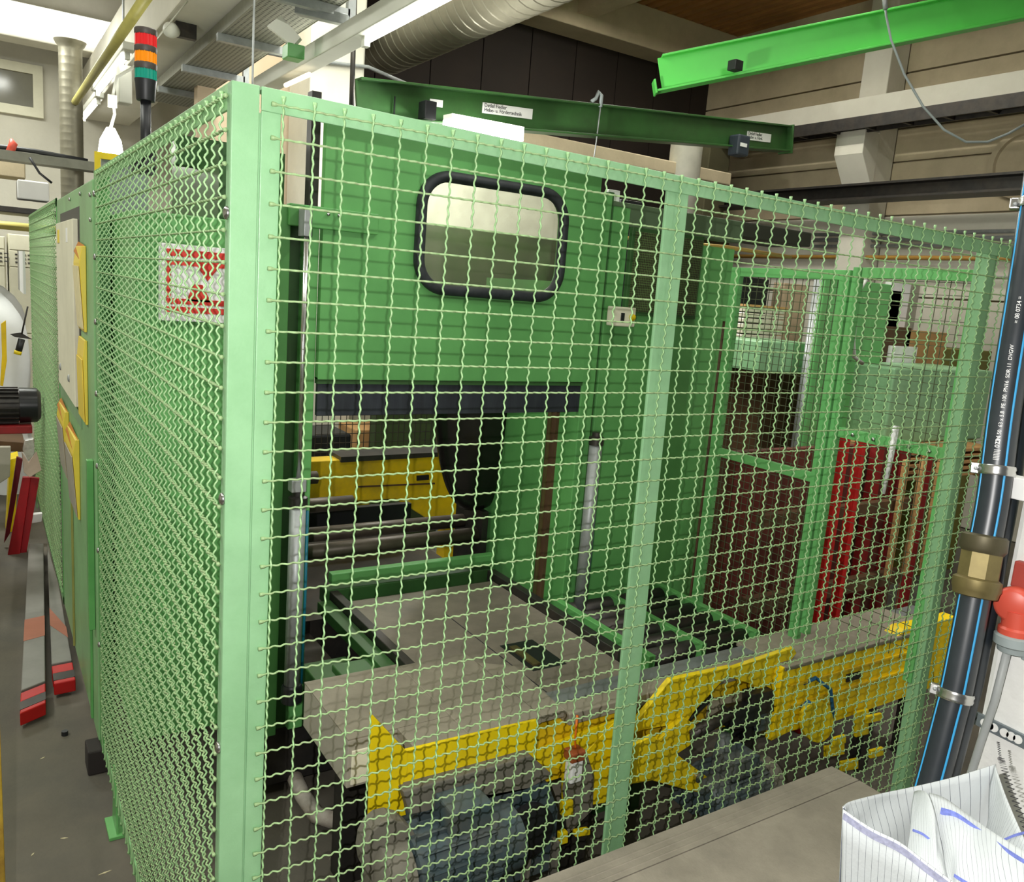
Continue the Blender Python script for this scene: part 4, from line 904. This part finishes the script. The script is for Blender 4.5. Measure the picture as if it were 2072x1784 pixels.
backbox('dark_cabinet','dark cabinet top behind the left gate, above the wrapped cartons','cabinet',1505,560,1550,620,2.75,.3,BLACK,None,.005)
backbox('beige_upright','pale beige upright seen through the left gate','post',1588,572,1622,690,2.72,.1,mat('pale_beige_post',(206,182,152),.8),None,.005)
p0,p1=pY(1660,560,1.6),pY(1640,760,1.6)
tag(MB().cyl((p0.x,1.6,.6),(p0.x,1.6,p0.z),.03,n=16).build('grey_tube_post',ZINC,None,True),'thick grey round tube standing behind the left gate','post')
backbox('green_pillar','green machine pillar just behind the seam of the two gates','pillar',1672,560,1700,1255,1.55,.06,RF)
# through the right gate
backbox('green_cabinet','tall light green cabinet behind the upper right gate','cabinet',1745,578,1808,702,2.0,.3,GREEN,None,.008,False)
backbox('white_upright','white upright next to the tall green cabinet','post',1808,570,1826,690,2.0,.06,PAPER,None,.004,False)
backbox('dark_green_sheet','dark olive green machine sheet low behind the right gate','sheet',1700,700,1800,880,1.8,.1,mat('olive_green_sheet',(72,98,62),.6),None,.004,False)
backbox('brown_board','narrow brown board between the olive sheet and the green box','board',1795,660,1815,850,1.75,.04,BROWN,None,.003,False)
backbox('green_machine_box','big light green machine box low behind the right gate','box',1812,745,1985,888,1.3,.4,GREEN,None,.01,False)
backbox('carton','brown open carton on the green machine box','carton',1836,668,1905,742,1.75,.25,CARD,None,.004,False)
backbox('shiny_sheet','shiny white wrapped parcel beside the brown carton','parcel',1812,700,1850,748,1.7,.05,mat('shiny_film',(230,230,226),.2),None,.004,False)
backbox('olive_machine','olive yellow machine with black openings beyond the green box','machine',1900,705,2000,756,1.9,.3,mat('olive_yellow_paint',(112,108,40),.6),None,.006)
backbox('pale_wall_board','pale board behind the right gate below the wall pipes','board',1825,570,2010,700,3.4,.05,mat('pale_grey_board',(176,174,160),.8),None,.004,False)
q=pY(1725,720,.9)
cp_=tag(MB().tube([pY(1745,735,.95),pY(1728,722,.95),pY(1726,690,.95),pY(1734,620,.95),pY(1740,585,.95),pY(1752,566,.95),pY(1775,560,.95),pY(1900,558,.95),pY(2050,562,.95)],.0095,8).build('bent_conduit',mat('pale_grey_conduit',(196,198,190),.4),None,True),'pale bent conduit pipe with rounded corner behind the right gate','pipe')
wp=thing('wood_pallet_stack','stack of pale wooden pallets behind the middle rail of the right gate','pallets',pY(1880,900,1.1))
p0,p1=pY(1830,872,1.1),pY(1990,930,1.1); p0.z=pY(1985,888,1.3).z-.002
for k in range(5):
    zt_=p0.z-.0-k*.035; MB().box(p0.x,p1.x+.1,1.1,1.6,zt_-.018,zt_).build('board',WOOD,wp,bevel=.002)
    for xx in (p0.x+.02,(p0.x+p1.x)/2,p1.x): MB().box(xx,xx+.06,1.1,1.6,zt_-.035,zt_-.018).build('spacer',WOOD,wp)
# red stillages
rs=thing('red_stillage','bright red steel stillage with upright posts behind the right gate','stillage',(2.45,.6,0))
def rpost(u0,v0,u1,v1,w_,Y,m,name='upright'):
    a_,b_=pY(u0,v0,Y),pY(u1,v1,Y); x_=(a_.x+b_.x)/2; ww_=w_*1.5/1000
    return MB().box(a_.x-ww_/2,a_.x+ww_/2,Y,Y+.04,0,a_.z).build(name,m,rs,bevel=.003)
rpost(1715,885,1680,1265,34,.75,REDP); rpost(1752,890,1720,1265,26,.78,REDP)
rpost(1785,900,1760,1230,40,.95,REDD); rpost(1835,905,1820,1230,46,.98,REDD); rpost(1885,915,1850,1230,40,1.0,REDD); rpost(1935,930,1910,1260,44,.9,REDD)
MB().box(2.3,3.6,1.02,1.06,0,pY(1760,900,1.02).z).build('rear_sheet',mat('brown_red_sheet',(98,40,30),.7,0,.25,5,(70,50,36),.6),rs)
MB().box(2.35,3.5,.90,.94,.55,.62).build('cross_member',BROWN,rs); MB().box(2.35,3.5,.88,.92,.95,1.0).build('cross_member',BROWN,rs)
for i,(u0,u1) in enumerate(((1868,1880),(1902,1912),(1830,1838))):
    a_=pY(u0,915+i*8,.85); b_=pY(u1,915,.85)
    tag(MB().box(a_.x,a_.x+.035,.84,.86,.62,a_.z).build('wooden_batten',WOOD,None,bevel=.002),('left of two long pale upright slats among the red posts','right of two long pale upright slats among the red posts','short pale slat close to the dark red posts')[i],'slat')
q=pX(1810,880,2.13)
tag(MB().tube([(q.x,q.y,q.z+.03),(q.x,q.y,q.z-.08),(q.x-.01,q.y,q.z-.2)],[.012,.009,.006],8).build('film_strip',mat('crumpled_film',(220,220,220),.2,0,.2,60),None,True),'crumpled strip of clear film dangling in front of the red posts','film')
# hall clutter above the right sheet of the press
backbox('dark_machine_top','long dark machine top behind the middle post, under the jib beam','machine',1395,430,1640,500,2.9,.4,mat('dark_greenish_machine',(52,56,46),.6),None,.01,False)
backbox('white_plate','small white plate behind the press gate, left of the middle post','plate',1232,382,1250,440,1.5,.02,PAPER,None,.002,False)
backbox('black_opening_box','black box behind the press, just left of the middle post','box',1258,402,1300,440,2.2,.2,BLACK,None,.004)
a,b=pY(1225,350,3.2),pY(1420,480,3.2)
tag(MB().box(a.x-.2,b.x+.3,3.2,3.3,1.2,b.z+.15).build('brown_partition',mat('brown_partition_paint',(96,80,58),.8),None,bevel=.01),'dull brown partition behind the press, left of the middle post','partition')
tag(MB().tube([pY(1250,480,2.2),pY(1470,500,2.2),pY(1600,520,2.2)],.012,8).build('copper_pipe',mat('brass_pipe',(190,160,90),.35,.6),None,True),'thin brass pipe running along above the right press sheet','pipe')
# pale sheet added behind the press to make the gate window's top bright
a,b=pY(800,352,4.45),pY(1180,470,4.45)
tag(MB().box(a.x,b.x,4.45,4.5,0,pY(990,312,4.45).z).build('window_bright_sheet',mat('pale_grey_sheet',(232,228,214),.7),None),'pale sheet behind the press, seen through the gate window','sheet')

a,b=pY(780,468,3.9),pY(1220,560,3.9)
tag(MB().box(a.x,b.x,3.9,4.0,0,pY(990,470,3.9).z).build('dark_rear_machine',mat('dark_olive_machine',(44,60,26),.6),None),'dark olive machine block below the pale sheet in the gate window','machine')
# ================================================================= foreground
gx_=thing('dusty_steel_box','large dusty dark grey steel box with creased lid in the foreground','box',(.6,-.38,0))
Zg=.65; bk=-.146
MB().box(-.3,1.498,-.60,bk,0,Zg-.012).build('box_body',DARKSHEET,gx_,bevel=.004)
crease=pZ(1690,1600,Zg).y
MB().prism([(-.31,bk+.006,Zg-.004),(1.506,bk+.006,Zg-.004),(1.506,crease,Zg+.003),(-.31,crease,Zg+.003)],(0,0,-.012)).build('lid_rear',DARKSHEET,gx_)
MB().prism([(-.31,crease-.003,Zg+.003),(1.506,crease-.003,Zg+.003),(1.506,-.61,Zg),(-.31,-.61,Zg)],(0,0,-.012)).build('lid_front',DARKSHEET,gx_)
for i in range(3):
    yy=lerp_(bk,crease,(i+1.2)/4); MB().prism([(-.3,yy-.012,Zg-.004),(-.3,yy,lerp_(Zg-.004,Zg+.003,(i+1.2)/4)+.0012),(-.3,yy+.012,Zg-.004)],(1.8,0,0)).build('lid_rib',DARKSHEET,gx_)
# pillar on the right
pl=struct(MB().box(1.222,1.9,-3.0,-.612,0,4.9).build('pillar_right',WHITE,bevel=.012))
# black water pipes with blue stripes
def pe_pipe(name,label,pts,rad,stripes):
    t=thing(name,label,'pipe',(pts[-1].x,pts[-1].y,0))
    # smooth polyline
    P2=[]
    for i in range(len(pts)-1):
        p0=pts[max(i-1,0)];p1=pts[i];p2=pts[i+1];p3=pts[min(i+2,len(pts)-1)]
        for k in range(6):
            s_=k/6; P2.append(.5*((2*p1)+(p2-p0)*s_+(2*p0-5*p1+4*p2-p3)*s_*s_+(3*p1-p0-3*p2+p3)*s_**3))
    P2.append(pts[-1])
    MB().tube(P2,rad,24).build('pipe_body',PIPEM,t,True)
    pm_=P2[len(P2)//2]; ev=(T-pm_).normalized()
    for an in stripes:
        st_=[]
        for i,p in enumerate(P2):
            tg=(P2[min(i+1,len(P2)-1)]-P2[max(i-1,0)]).normalized(); fr=(ev-tg*ev.dot(tg)).normalized(); sd_=tg.cross(fr)
            if sd_.x<0: sd_=-sd_
            st_.append(p+(sd_*an+fr*math.sqrt(1-an*an))*(rad-.0008))
        MB().tube(st_,.0023,6).build('blue_stripe',BLUE,t,True)
    return t,P2
def atZ(u,v,D): return pD(u,v,D)
base=Vector((1.118,-.565,0))
pts=[Vector((1.135,-.535,3.0)),Vector((1.13,-.545,2.4)),Vector((1.122,-.56,1.95)),Vector((1.115,-.57,1.6)),Vector((1.105,-.585,1.38)),pD(1924,1370,1.52),pD(1894,1480,1.52),pD(1858,1570,1.52),pD(1795,1690,1.53),pD(1740,1790,1.55)]
PR=.0276
# align the straight part with the photographed pipe
pts=[pD(u,v,1.52) for u,v in ((2160,-40),(2128,200),(2081,520),(2034,817),(2009,1007),(1984,1140),(1960,1269),(1935,1394),(1921,1450),(1888,1575),(1856,1680),(1816,1780))]
p1_,PP=pe_pipe('water_pipe','thick black water pipe with blue stripes and a brass coupling beside the white pillar',pts,PR,(-.86,.48))
pts2=[q+Vector((.082,.022,0)) for q in pts]
p2_,_=pe_pipe('water_pipe','rear black water pipe with blue stripes, half hidden behind the front one',pts2,PR,(-.2,.35))
# printing on the pipe
def along(v):
    best=min(range(len(PP)-1),key=lambda i:abs(((PP[i]-T).dot(d)/(PP[i]-T).dot(f))*F+CY-v)); return PP[best]
for (v,s_,sz) in ((640,'= SOMATEC =',.010),(790,'DN 50  63 x 5,8  PE 100  PN16  SDR 11  DVGW',.009),(880,'||||||| 0734',.011)):
    pc=along(v); tg=(along(v-200)-along(v+200)).normalized(); nv=(T-pc).normalized(); nv=(nv-tg*nv.dot(tg)).normalized()
    if s_.startswith('= SOM'): s_='= 08 0734 ='
    text_(s_,sz,pc+nv*(PR+.0006)-tg*(len(s_)*sz*.3)-tg.cross(nv)*.0,tg,tg.cross(nv)*-1,PAPER,p1_,depth=.0003)
# brass coupling
pa,pb=pD(1994,1082,1.52),pD(1972,1205,1.52)
tg=(pb-pa).normalized(); 
cu_=MB().lathe(pa,tg,[(0,.034),(.004,.039),(.026,.040),(.032,.036),(.034,.035)],28).build('coupling_nut',mat('dark_bronze_nut',(84,78,58),.5,.5,.15,20),p1_,angle=40)
MB().lathe(pa+tg*.034,tg,[(0,.036),(.046,.036)],8).build('hex_body',BRASS,cu_)
MB().lathe(pa+tg*.080,tg,[(0,.035),(.004,.041),(.02,.041),(.024,.039),(.034,.037),(.036,.032)],28).build('coupling_nut',BRASS,cu_,angle=40)
# pipe clamps
def clamp(v,label,strip):
    pc=along(v); i=PP.index(pc); tg=(PP[min(i+1,len(PP)-1)]-PP[i-1]).normalized()
    t=thing('pipe_clamp',label,'clamp',pc)
    MB().lathe(pc-tg*.009,tg,[(0,PR+.0005),(0,PR+.003),(.005,PR+.0045),(.009,PR+.003),(.013,PR+.0045),(.018,PR+.003),(.018,PR+.0005)],28).build('clamp_band',STEEL,t,angle=50)
    lv=(T-pc).normalized(); sdv=tg.cross(lv).normalized()
    e=pc-sdv*(PR+.006)
    if ((e-T).dot(r))>((pc-T).dot(r)): e=pc+sdv*(PR+.006)
    MB().beam(e-tg*.010,e+tg*.010,.018,.016,lv).build('clamp_ear',STEEL,t,bevel=.002)
    MB().cyl(e-lv*.012,e+lv*.016,.004,n=8).build('clamp_screw',ZINC,t,True)
    return pc
for v,lb_ in ((405,'upper zinc pipe clamp near the right photo edge'),(948,'shiny pipe clamp above the brass coupling'),(1408,'shiny pipe clamp below the brass coupling, near the slotted strip')): clamp(v,lb_,None)
# white angle holding the middle clamp
q0=pX(2040,958,1.215); q1=pX(2072,1010,1.215)
wb2=tag(MB().box(1.19,1.221,q0.y-.10,q0.y,q1.z,q0.z).build('clamp_angle',PAPER,None,bevel=.002),'small white angle bracket on the pillar at the middle pipe clamp','bracket')
MB().cyl((1.188,q0.y-.012,(q0.z+q1.z)/2),(1.192,q0.y-.012,(q0.z+q1.z)/2),.005,n=12).build('bolt_hole',INK,wb2)
# slotted zinc strip
a=pX(1957,1446,1.214); b=pX(2090,1512,1.214)
sp=thing('slotted_strip','galvanised slotted mounting strip fixed across the white pillar','bracket',((a+b)/2))
hs=.026
MB().prism([a+Vector((0,0,hs/2)),b+Vector((0,0,hs/2)),b-Vector((0,0,hs/2)),a-Vector((0,0,hs/2))],(.007,0,0)).build('strip',mat('dull_zinc_strip',(128,138,142),.45,.5,.1,20),sp,bevel=.001)
dv=(b-a)
for s0,s1 in ((.28,.42),(.58,.78)):
    p0,p1=a+dv*s0,a+dv*s1
    for k in range(3):
        cc=p0+(p1-p0)*(k/2); MB().lathe(cc+Vector((.0005,0,0)),(-1,0,0),[(0,.0085),(.0015,.0085)],14).build('slot',WHITE,sp)
for s0 in (.1,.92): 
    cc=a+dv*s0; MB().lathe(cc,(-1,0,0),[(0,.006),(.002,.005)],12).build('screw',DSTEEL,sp)
# red three-phase socket with conduit
pc=pX(2058,1222,1.19)
so=thing('red_power_socket','red industrial power socket with grey collar and cable on the white pillar','socket',pc)
MB().lathe(pX(2056,1220,1.20),(-1,-.25,0),[(0,.032),(.018,.034),(.026,.032),(.030,.026)],26).build('socket_lid',REDPL,so,angle=45)
t0=pX(2062,1236,1.195); t1=pX(2055,1290,1.195)
MB().lathe(t0,t1-t0,[(0,.027),(.03,.027),(.034,.031),(.046,.031)],26).build('socket_body',REDPL,so,angle=40)
ax_=(t1-t0).normalized()
MB().lathe(t0+ax_*.044,ax_,[(0,.030),(.004,.036),(.020,.036),(.024,.030),(.034,.028)],26).build('plug_collar',GREYPL,so,angle=40)
MB().box(1.205,1.222,pX(2066,1150,1.21).y-.05,pX(2052,1150,1.21).y,pX(2060,1190,1.21).z,pX(2060,1135,1.21).z).build('back_plate',mat('dull_red_plate',(170,70,60),.5),so,bevel=.003)
MB().tube([pX(2040,1310,1.197),pX(2012,1420,1.20),pX(1985,1500,1.205),pX(1960,1580,1.205),pX(1940,1660,1.205)],.0075,10).build('cable',mat('grey_cable',(168,172,170),.5),so,True)
MB().lathe(t0+ax_*.070+Vector((0,-.02,0)),ax_,[(0,.006),(.016,.006)],10).build('locking_screw',GREYPL,so)
# ---------------- big bag
bagm=bpy.data.materials.new('woven_white_bag'); bagm.use_nodes=True; nt=bagm.node_tree; N=nt.nodes; L=nt.links; b=N['Principled BSDF']
uv=N.new('ShaderNodeTexCoord'); sx=N.new('ShaderNodeSeparateXYZ'); L.new(uv.outputs['UV'],sx.inputs[0])
mu=N.new('ShaderNodeMath'); mu.operation='MULTIPLY'; mu.inputs[1].default_value=22; L.new(sx.outputs['X'],mu.inputs[0])
fr=N.new('ShaderNodeMath'); fr.operation='FRACT'; L.new(mu.outputs[0],fr.inputs[0])
rp=N.new('ShaderNodeValToRGB'); rp.color_ramp.interpolation='CONSTANT'; rp.color_ramp.elements[0].color=(.10,.11,.14,1); rp.color_ramp.elements[1].position=.05; rp.color_ramp.elements[1].color=(.50,.53,.54,1)
L.new(fr.outputs[0],rp.inputs['Fac']); L.new(rp.outputs[0],b.inputs['Base Color']); b.inputs['Roughness'].default_value=.55
wv=N.new('ShaderNodeTexNoise'); wv.inputs['Scale'].default_value=180; tc2=N.new('ShaderNodeTexCoord'); L.new(tc2.outputs['Object'],wv.inputs['Vector'])
bp_=N.new('ShaderNodeBump'); bp_.inputs['Strength'].default_value=.12; bp_.inputs['Distance'].default_value=.004; L.new(wv.outputs['Fac'],bp_.inputs['Height']); L.new(bp_.outputs[0],b.inputs['Normal'])
BLUET=mat('blue_stitch_tape',(112,124,196),.7,0,.3,160); GREYT=mat('grey_stitch_tape',(150,152,176),.7,0,.25,140)
bg=thing('bulk_bag','open white woven bulk bag with pinstripes and blue seams in the lower right corner','bag',(.85,-.95,0))
def lerp(a_,b_,t_): return a_+(b_-a_)*t_
def curve(pts,t_):
    n_=len(pts)-1; i_=min(int(t_*n_),n_-1); s_=t_*n_-i_
    p0=pts[max(i_-1,0)];p1=pts[i_];p2=pts[i_+1];p3=pts[min(i_+2,n_)]
    return .5*((2*p1)+(p2-p0)*s_+(2*p0-5*p1+4*p2-p3)*s_*s_+(3*p1-p0-3*p2+p3)*s_**3)
def cloth(name,topc,botc,nu=26,nv=14,wob=.006,seed=0,par=bg,m=bagm):
    def fn(u_,v_):
        p=lerp(curve(topc,u_),curve(botc,u_),v_)
        w_=wob*math.sin(u_*9+seed)*math.sin(v_*5+seed*1.7)+wob*.5*math.sin(u_*21+v_*7+seed)
        return p-f*w_*min(1,v_*4)
    o=MB().grid(fn,nu,nv).build(name,m,par,True)
    s_=o.modifiers.new('thick','SOLIDIFY'); s_.thickness=.0016; s_.offset=0
    return o
def tape(name,c,w_,m,dn,off=.0022,n_=24,par=bg):
    def fn(u_,v_): return curve(c,u_)+dn*(v_-.5)*w_-f*off
    return MB().grid(fn,n_,1).build(name,m,par,True)
# back flap: rim from the left corner to the pillar, falling into the bag
rimL=pD(1706,1632,1.13); 
rb=[rimL,pD(1722,1622,1.16),pD(1780,1607,1.22),pD(1850,1592,1.27),pD(1930,1573,1.29),pD(2015,1547,1.30)]
rbb=[pD(1715,1665,1.14),pD(1740,1690,1.17),pD(1800,1725,1.21),pD(1870,1760,1.25),pD(1940,1790,1.28),pD(2010,1830,1.30)]
cloth('rear_flap',rb,rbb,28,14,.005,1)
rr_=[pD(2013,1548,1.30),pD(2030,1600,1.25),pD(2055,1660,1.20),pD(2080,1715,1.16)]
rrb=[pD(1990,1700,1.27),pD(1990,1760,1.24),pD(1985,1830,1.2),pD(1990,1880,1.16)]
cloth('right_flap',rr_,rrb,16,14,.004,2.2)
rfr=[pD(1705,1638,1.125),pD(1760,1675,1.10),pD(1820,1705,1.07),pD(1880,1750,1.04),pD(1950,1800,1.01),pD(2030,1845,.99)]
fb_=[pD(1712,1760,1.12),pD(1762,1800,1.10),pD(1822,1840,1.07),pD(1880,1880,1.04),pD(1950,1930,1.01),pD(2030,1980,.99)]
fl=cloth('front_wall',rfr,[Vector((p.x+.20-.15*i/5,p.y-.02,.02)) for i,p in enumerate(rfr)],30,26,.007,.4)
cloth('left_wall',[rimL,pD(1706,1636,1.128)],[Vector((rimL.x+.2,rimL.y,.02)),Vector((rimL.x+.195,rimL.y-.01,.02))],3,10,0,.1)
# middle folds: a standing pleat and the inner flap with the broad blue seam
pt=[pD(1850,1603,1.235),pD(1862,1600,1.22),pD(1876,1606,1.20),pD(1886,1630,1.18),pD(1900,1690,1.15)]
pbm=[pD(1834,1730,1.15),pD(1855,1752,1.12),pD(1885,1766,1.10),pD(1905,1775,1.09),pD(1920,1790,1.09)]
cloth('standing_pleat',pt,pbm,18,14,.004,3.1)
it_=[pD(1880,1605,1.225),pD(1912,1616,1.215),pD(1960,1650,1.18),pD(2010,1685,1.13),pD(2075,1725,1.08)]
ib=[pD(1915,1775,1.10),pD(1935,1800,1.09),pD(1975,1830,1.07),pD(2020,1850,1.05),pD(2080,1880,1.02)]
cloth('inner_flap',it_,ib,22,16,.005,4.4)
tape('blue_seam',[p+Vector((0,0,-.012)) for p in it_],.012,BLUET,Vector((0,0,1)),.036)
tape('grey_seam',[p+Vector((0,0,-.008)) for p in rfr],.010,GREYT,Vector((0,0,1)),.004)
tape('blue_seam',[pD(1842,1676,1.165),pD(1862,1684,1.15),pD(1880,1698,1.145)],.004,BLUET,Vector((0,0,1)),.006,10)
tape('blue_seam',[pD(2012,1688,1.22),pD(2035,1678,1.205),pD(2056,1672,1.19)],.005,BLUET,Vector((0,0,1)),.02,10)
tape('blue_seam',[pD(1920,1762,1.08),pD(1950,1780,1.065),pD(1980,1792,1.055)],.005,BLUET,Vector((0,0,1)),.012,10)
# black zigzag stitching on the right edge
zz_=[];edge=[pD(2016,1500,1.285),pD(2020,1530,1.285),pD(2028,1556,1.28),pD(2050,1620,1.235),pD(2078,1690,1.18)]
for i in range(60):
    p=curve(edge,i/59); zz_.append(p-f*.004+r*(.006 if i%2 else -.004)*(0.4 if i<16 else 1))
MB().tube(zz_,.0009,4).build('zigzag_stitching',INK,bg)
# ================================================================= left aisle
Lx=-.3
def rail(label,c,name='aluminium_rail',end=True):
    P0=[pZ(u,v,.07) for u,v in c]
    t=thing(name,label,'beam',(P0[0]+P0[2])/2*1.0)
    t.location.z=0
    MB().prism(P0,(0,0,-.07)).build('rail_body',mat('dull_aluminium',(128,126,120),.5,.3,.1,10),t,bevel=.004)
    a_,b_=P0[2],P0[3]     # near end
    dvv=((P0[1]-P0[2]).normalized())
    MB().prism([a_-dvv*.02,b_-dvv*.02,b_-dvv*.10,a_-dvv*.10],(0,0,-.065)).build('red_end_cap',REDP,t,bevel=.004)
    MB().prism([a_-dvv*.10,b_-dvv*.10,b_-dvv*.17,a_-dvv*.17],(0,0,-.02)).build('end_bracket',DSTEEL,t)
    MB().prism([a_-dvv*.17,b_-dvv*.17,b_-dvv*.20,a_-dvv*.20],(0,0,-.055)).build('red_end_cap',REDP,t,bevel=.004)
    m0=lerp(P0[1],P0[2],.62); m1=lerp(P0[0],P0[3],.62); m2=lerp(P0[0],P0[3],.75); m3=lerp(P0[1],P0[2],.75)
    MB().prism([p+Vector((0,0,.001)) for p in (m0,m1,m2,m3)],(0,0,-.0008)).build('orange_label',mat('salmon_sticker',(170,104,80),.6),t)
rail('long grey aluminium rail with red end cap on the floor, nearer the yellow post',((58,1100),(88,1100),(92,1378),(42,1398)))
rail('long grey aluminium rail with red end cap on the floor, closer to the green fence',((95,1100),(118,1180),(146,1336),(104,1344)))
def lean(label,pts,Y,th,m,name,cat,grp=None):
    return tag(MB().prism([pY(u,v,Y) for u,v in pts],(0,th,0)).build(name,m,None,bevel=.003),label,cat,grp)
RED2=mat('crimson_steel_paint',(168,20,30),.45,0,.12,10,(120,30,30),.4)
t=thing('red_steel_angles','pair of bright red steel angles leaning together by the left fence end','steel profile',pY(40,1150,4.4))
MB().prism([pY(u,v,4.4) for u,v in ((46,966),(62,966),(36,1152),(10,1153))],(0,.03,0)).build('angle_profile',RED2,t,bevel=.003); MB().prism([pY(u,v,4.42) for u,v in ((62,966),(80,968),(48,1152),(36,1152))],(0,.03,0)).build('angle_profile',mat('crimson_shaded_side',(150,18,28),.45,0,.12,10),t,bevel=.003)  # second side uses a darker copy of the crimson as painted shade
lean('darker red steel profile leaning behind the bright red pair',((34,925),(46,930),(20,1080),(8,1100)),4.55,.04,mat('wine_red_paint',(110,18,32),.5),'red_steel_profile','steel profile')
lean('pinkish cardboard corner wrapped round the top of the red angles',((44,914),(58,936),(74,914),(84,952),(60,966),(48,956)),4.35,.02,mat('pinkish_card',(206,184,164),.8),'cardboard_wrap','cardboard')
lean('crumpled silver foil lying above the cardboard corner',((50,892),(68,888),(70,918),(58,932),(46,912)),5.135,.066,mat('silver_foil',(226,226,224),.2,.6,.2,40),'foil_scrap','foil')
# big white sacks
def sack(label,u0,v0,u1,v1,Y,dy,seed):
    p0,p1=pY(u0,v0,Y),pY(u1,v1,Y); x0,x1,z0_,z1_=p0.x,p1.x,0,p0.z
    c_=Vector(((x0+x1)/2,Y+dy/2,0)); hx,hy,hz=(x1-x0)/2,dy/2,z1_
    def fn(a_,b_):
        an=2*math.pi*a_; sq=1/max(abs(math.cos(an)),abs(math.sin(an)))**.75
        k=1 if b_<.78 else math.cos((b_-.78)/.22*math.pi/2)**.6
        w_=1+.04*math.sin(an*5+seed+b_*7)+.03*math.sin(b_*14+an*2)
        return (c_.x+math.cos(an)*hx*sq*k*w_,c_.y+math.sin(an)*hy*sq*k*w_,min(1,b_)*hz+.02*math.sin(an*3+seed))
    o=MB().grid(fn,40,22).build('white_sack',mat('white_sack_cloth',(236,238,238),.7,0,.03,6,(205,206,205),.3),None,True)
    return tag(o,label,'bag')
sack('large white bulk sack standing at the left edge, behind the black motor',-150,560,66,900,5.9,.9,.5)
lean('ochre yellow strap hanging down the white sack at the left edge',((2,655),(12,648),(14,730),(6,782),(0,780),(4,720)),5.75,.02,YELLOWO,'yellow_strap','strap')
tr2=thing('pointing_trowel','small trowel with dark handle hanging in front of the white sack','trowel',pY(40,690,5.3))
MB().prism([pY(u,v,5.3) for u,v in ((20,676),(42,673),(66,687),(45,684),(30,682))],(0,.01,0)).build('blade',DSTEEL,tr2)
MB().tube([pY(44,686,5.3),pY(36,716,5.3)],.022,10).build('handle',BLACK,tr2,True); MB().tube([pY(56,620,5.3),pY(44,676,5.3)],.006,6).build('shank',DSTEEL,tr2,True); MB().tube([pY(37,710,5.3),pY(35,717,5.3)],.024,10).build('yellow_tip',YELLOW,tr2,True)
# black electric motor on red base
mc=pY(15,820,4.3)
em=thing('black_motor','black electric motor on a red base at the left photo edge','motor',(mc.x,4.3,mc.z-.15))
hr=.105
MB().lathe((mc.x+.17,4.3,mc.z),(-1,0,0),[(0,hr*.75),(.02,hr*.98),(.10,hr),(.11,hr)],26).build('fan_cover',mat('glossy_black_cover',(26,26,30),.3),em,angle=40)
MB().lathe((mc.x+.06,4.3,mc.z),(-1,0,0),[(0,hr*.88),(.4,hr*.88)],26).build('motor_body',DSTEEL,em,angle=40)
for k in range(20):
    an=2*math.pi*k/20; MB().beam((mc.x+.055,4.3+math.cos(an)*hr*.9,mc.z+math.sin(an)*hr*.9),(mc.x-.3,4.3+math.cos(an)*hr*.9,mc.z+math.sin(an)*hr*.9),.006,.03,(0,math.cos(an),math.sin(an))).build('cooling_fin',DSTEEL,em)
MB().box(mc.x-.4,mc.x+.12,4.2,4.4,mc.z-hr-.05,mc.z-hr-.005).build('red_base',REDD,em,bevel=.004)
MB().box(mc.x-.3,mc.x-.1,4.2,4.4,0,mc.z-hr-.05).build('stand',DSTEEL,em)
# wooden crate, yellow bin
p0=pY(-20,892,5.0); p1=pY(48,915,5.0)
lean('dark wooden crate edge under the white sack at the left edge',((-40,890),(50,896),(50,915),(-40,912)),5.2,.4,BROWN,'wooden_crate','crate')
lean('yellow plastic tub lid behind the leaning red angles',((20,930),(38,925),(30,1080),(12,1080)),4.9,.2,YELLOW,'yellow_tub','tub')
lean('beige metal bracket with grey window at the left edge',((-10,905),(22,905),(20,965),(-10,985)),3.6,.04,DUSTYB,'beige_bracket','bracket')
lean('small white rag on the floor behind the red angles',((64,1042),(86,1040),(84,1056),(62,1060)),4.6,.05,PAPER,'white_rag','rag')
# rusty yellow post close to the lens
yy0=pD(4,1000,1.5)
tag(MB().box(pD(-60,1300,1.6).x,pD(-6,1300,1.6).x,pD(0,1300,1.6).y-.02,pD(0,1300,1.6).y+.05,0,pD(0,890,1.6).z).build('rusty_yellow_post',mat('rusty_yellow',(170,140,40),.7,0,.3,12,(90,50,24),.8,.2,60),None,bevel=.004),'chipped rusty yellow post cut off by the left photo edge','post')
for i,(u,v) in enumerate(((86,1535),(130,1697),(66,1730),(212,1767))):
    q=pZ(u,v,.0); an=(.5,-.3,.9,.15)[i]; ex=Vector((math.cos(an),math.sin(an),0))*.016*(.6,.7,.5,1.2)[i]; ey=Vector((-math.sin(an),math.cos(an),0))*.003; q.z=0; tag(MB().prism([q-ex,q+ey*.8,q+ex,q-ey],(0,0,.002)).build('wood_splinter',mat('pale_splinter',(196,186,150),.8),None),('pale splinter on the aisle floor, farthest from the camera','pale splinter on the aisle floor nearest the green foot bracket','small pale splinter on the aisle floor at the left','long pale splinter on the aisle floor at the bottom edge')[i],'splinter','splinters on the aisle floor')
q=pZ(131,1488,0); tag(MB().lathe((q.x,q.y,0),(0,0,1),[(0,.012),(.018,.012),(.018,.008)],12).build('pipe_stopper',BLACK,None),'small black cap lying on the aisle floor','cap')
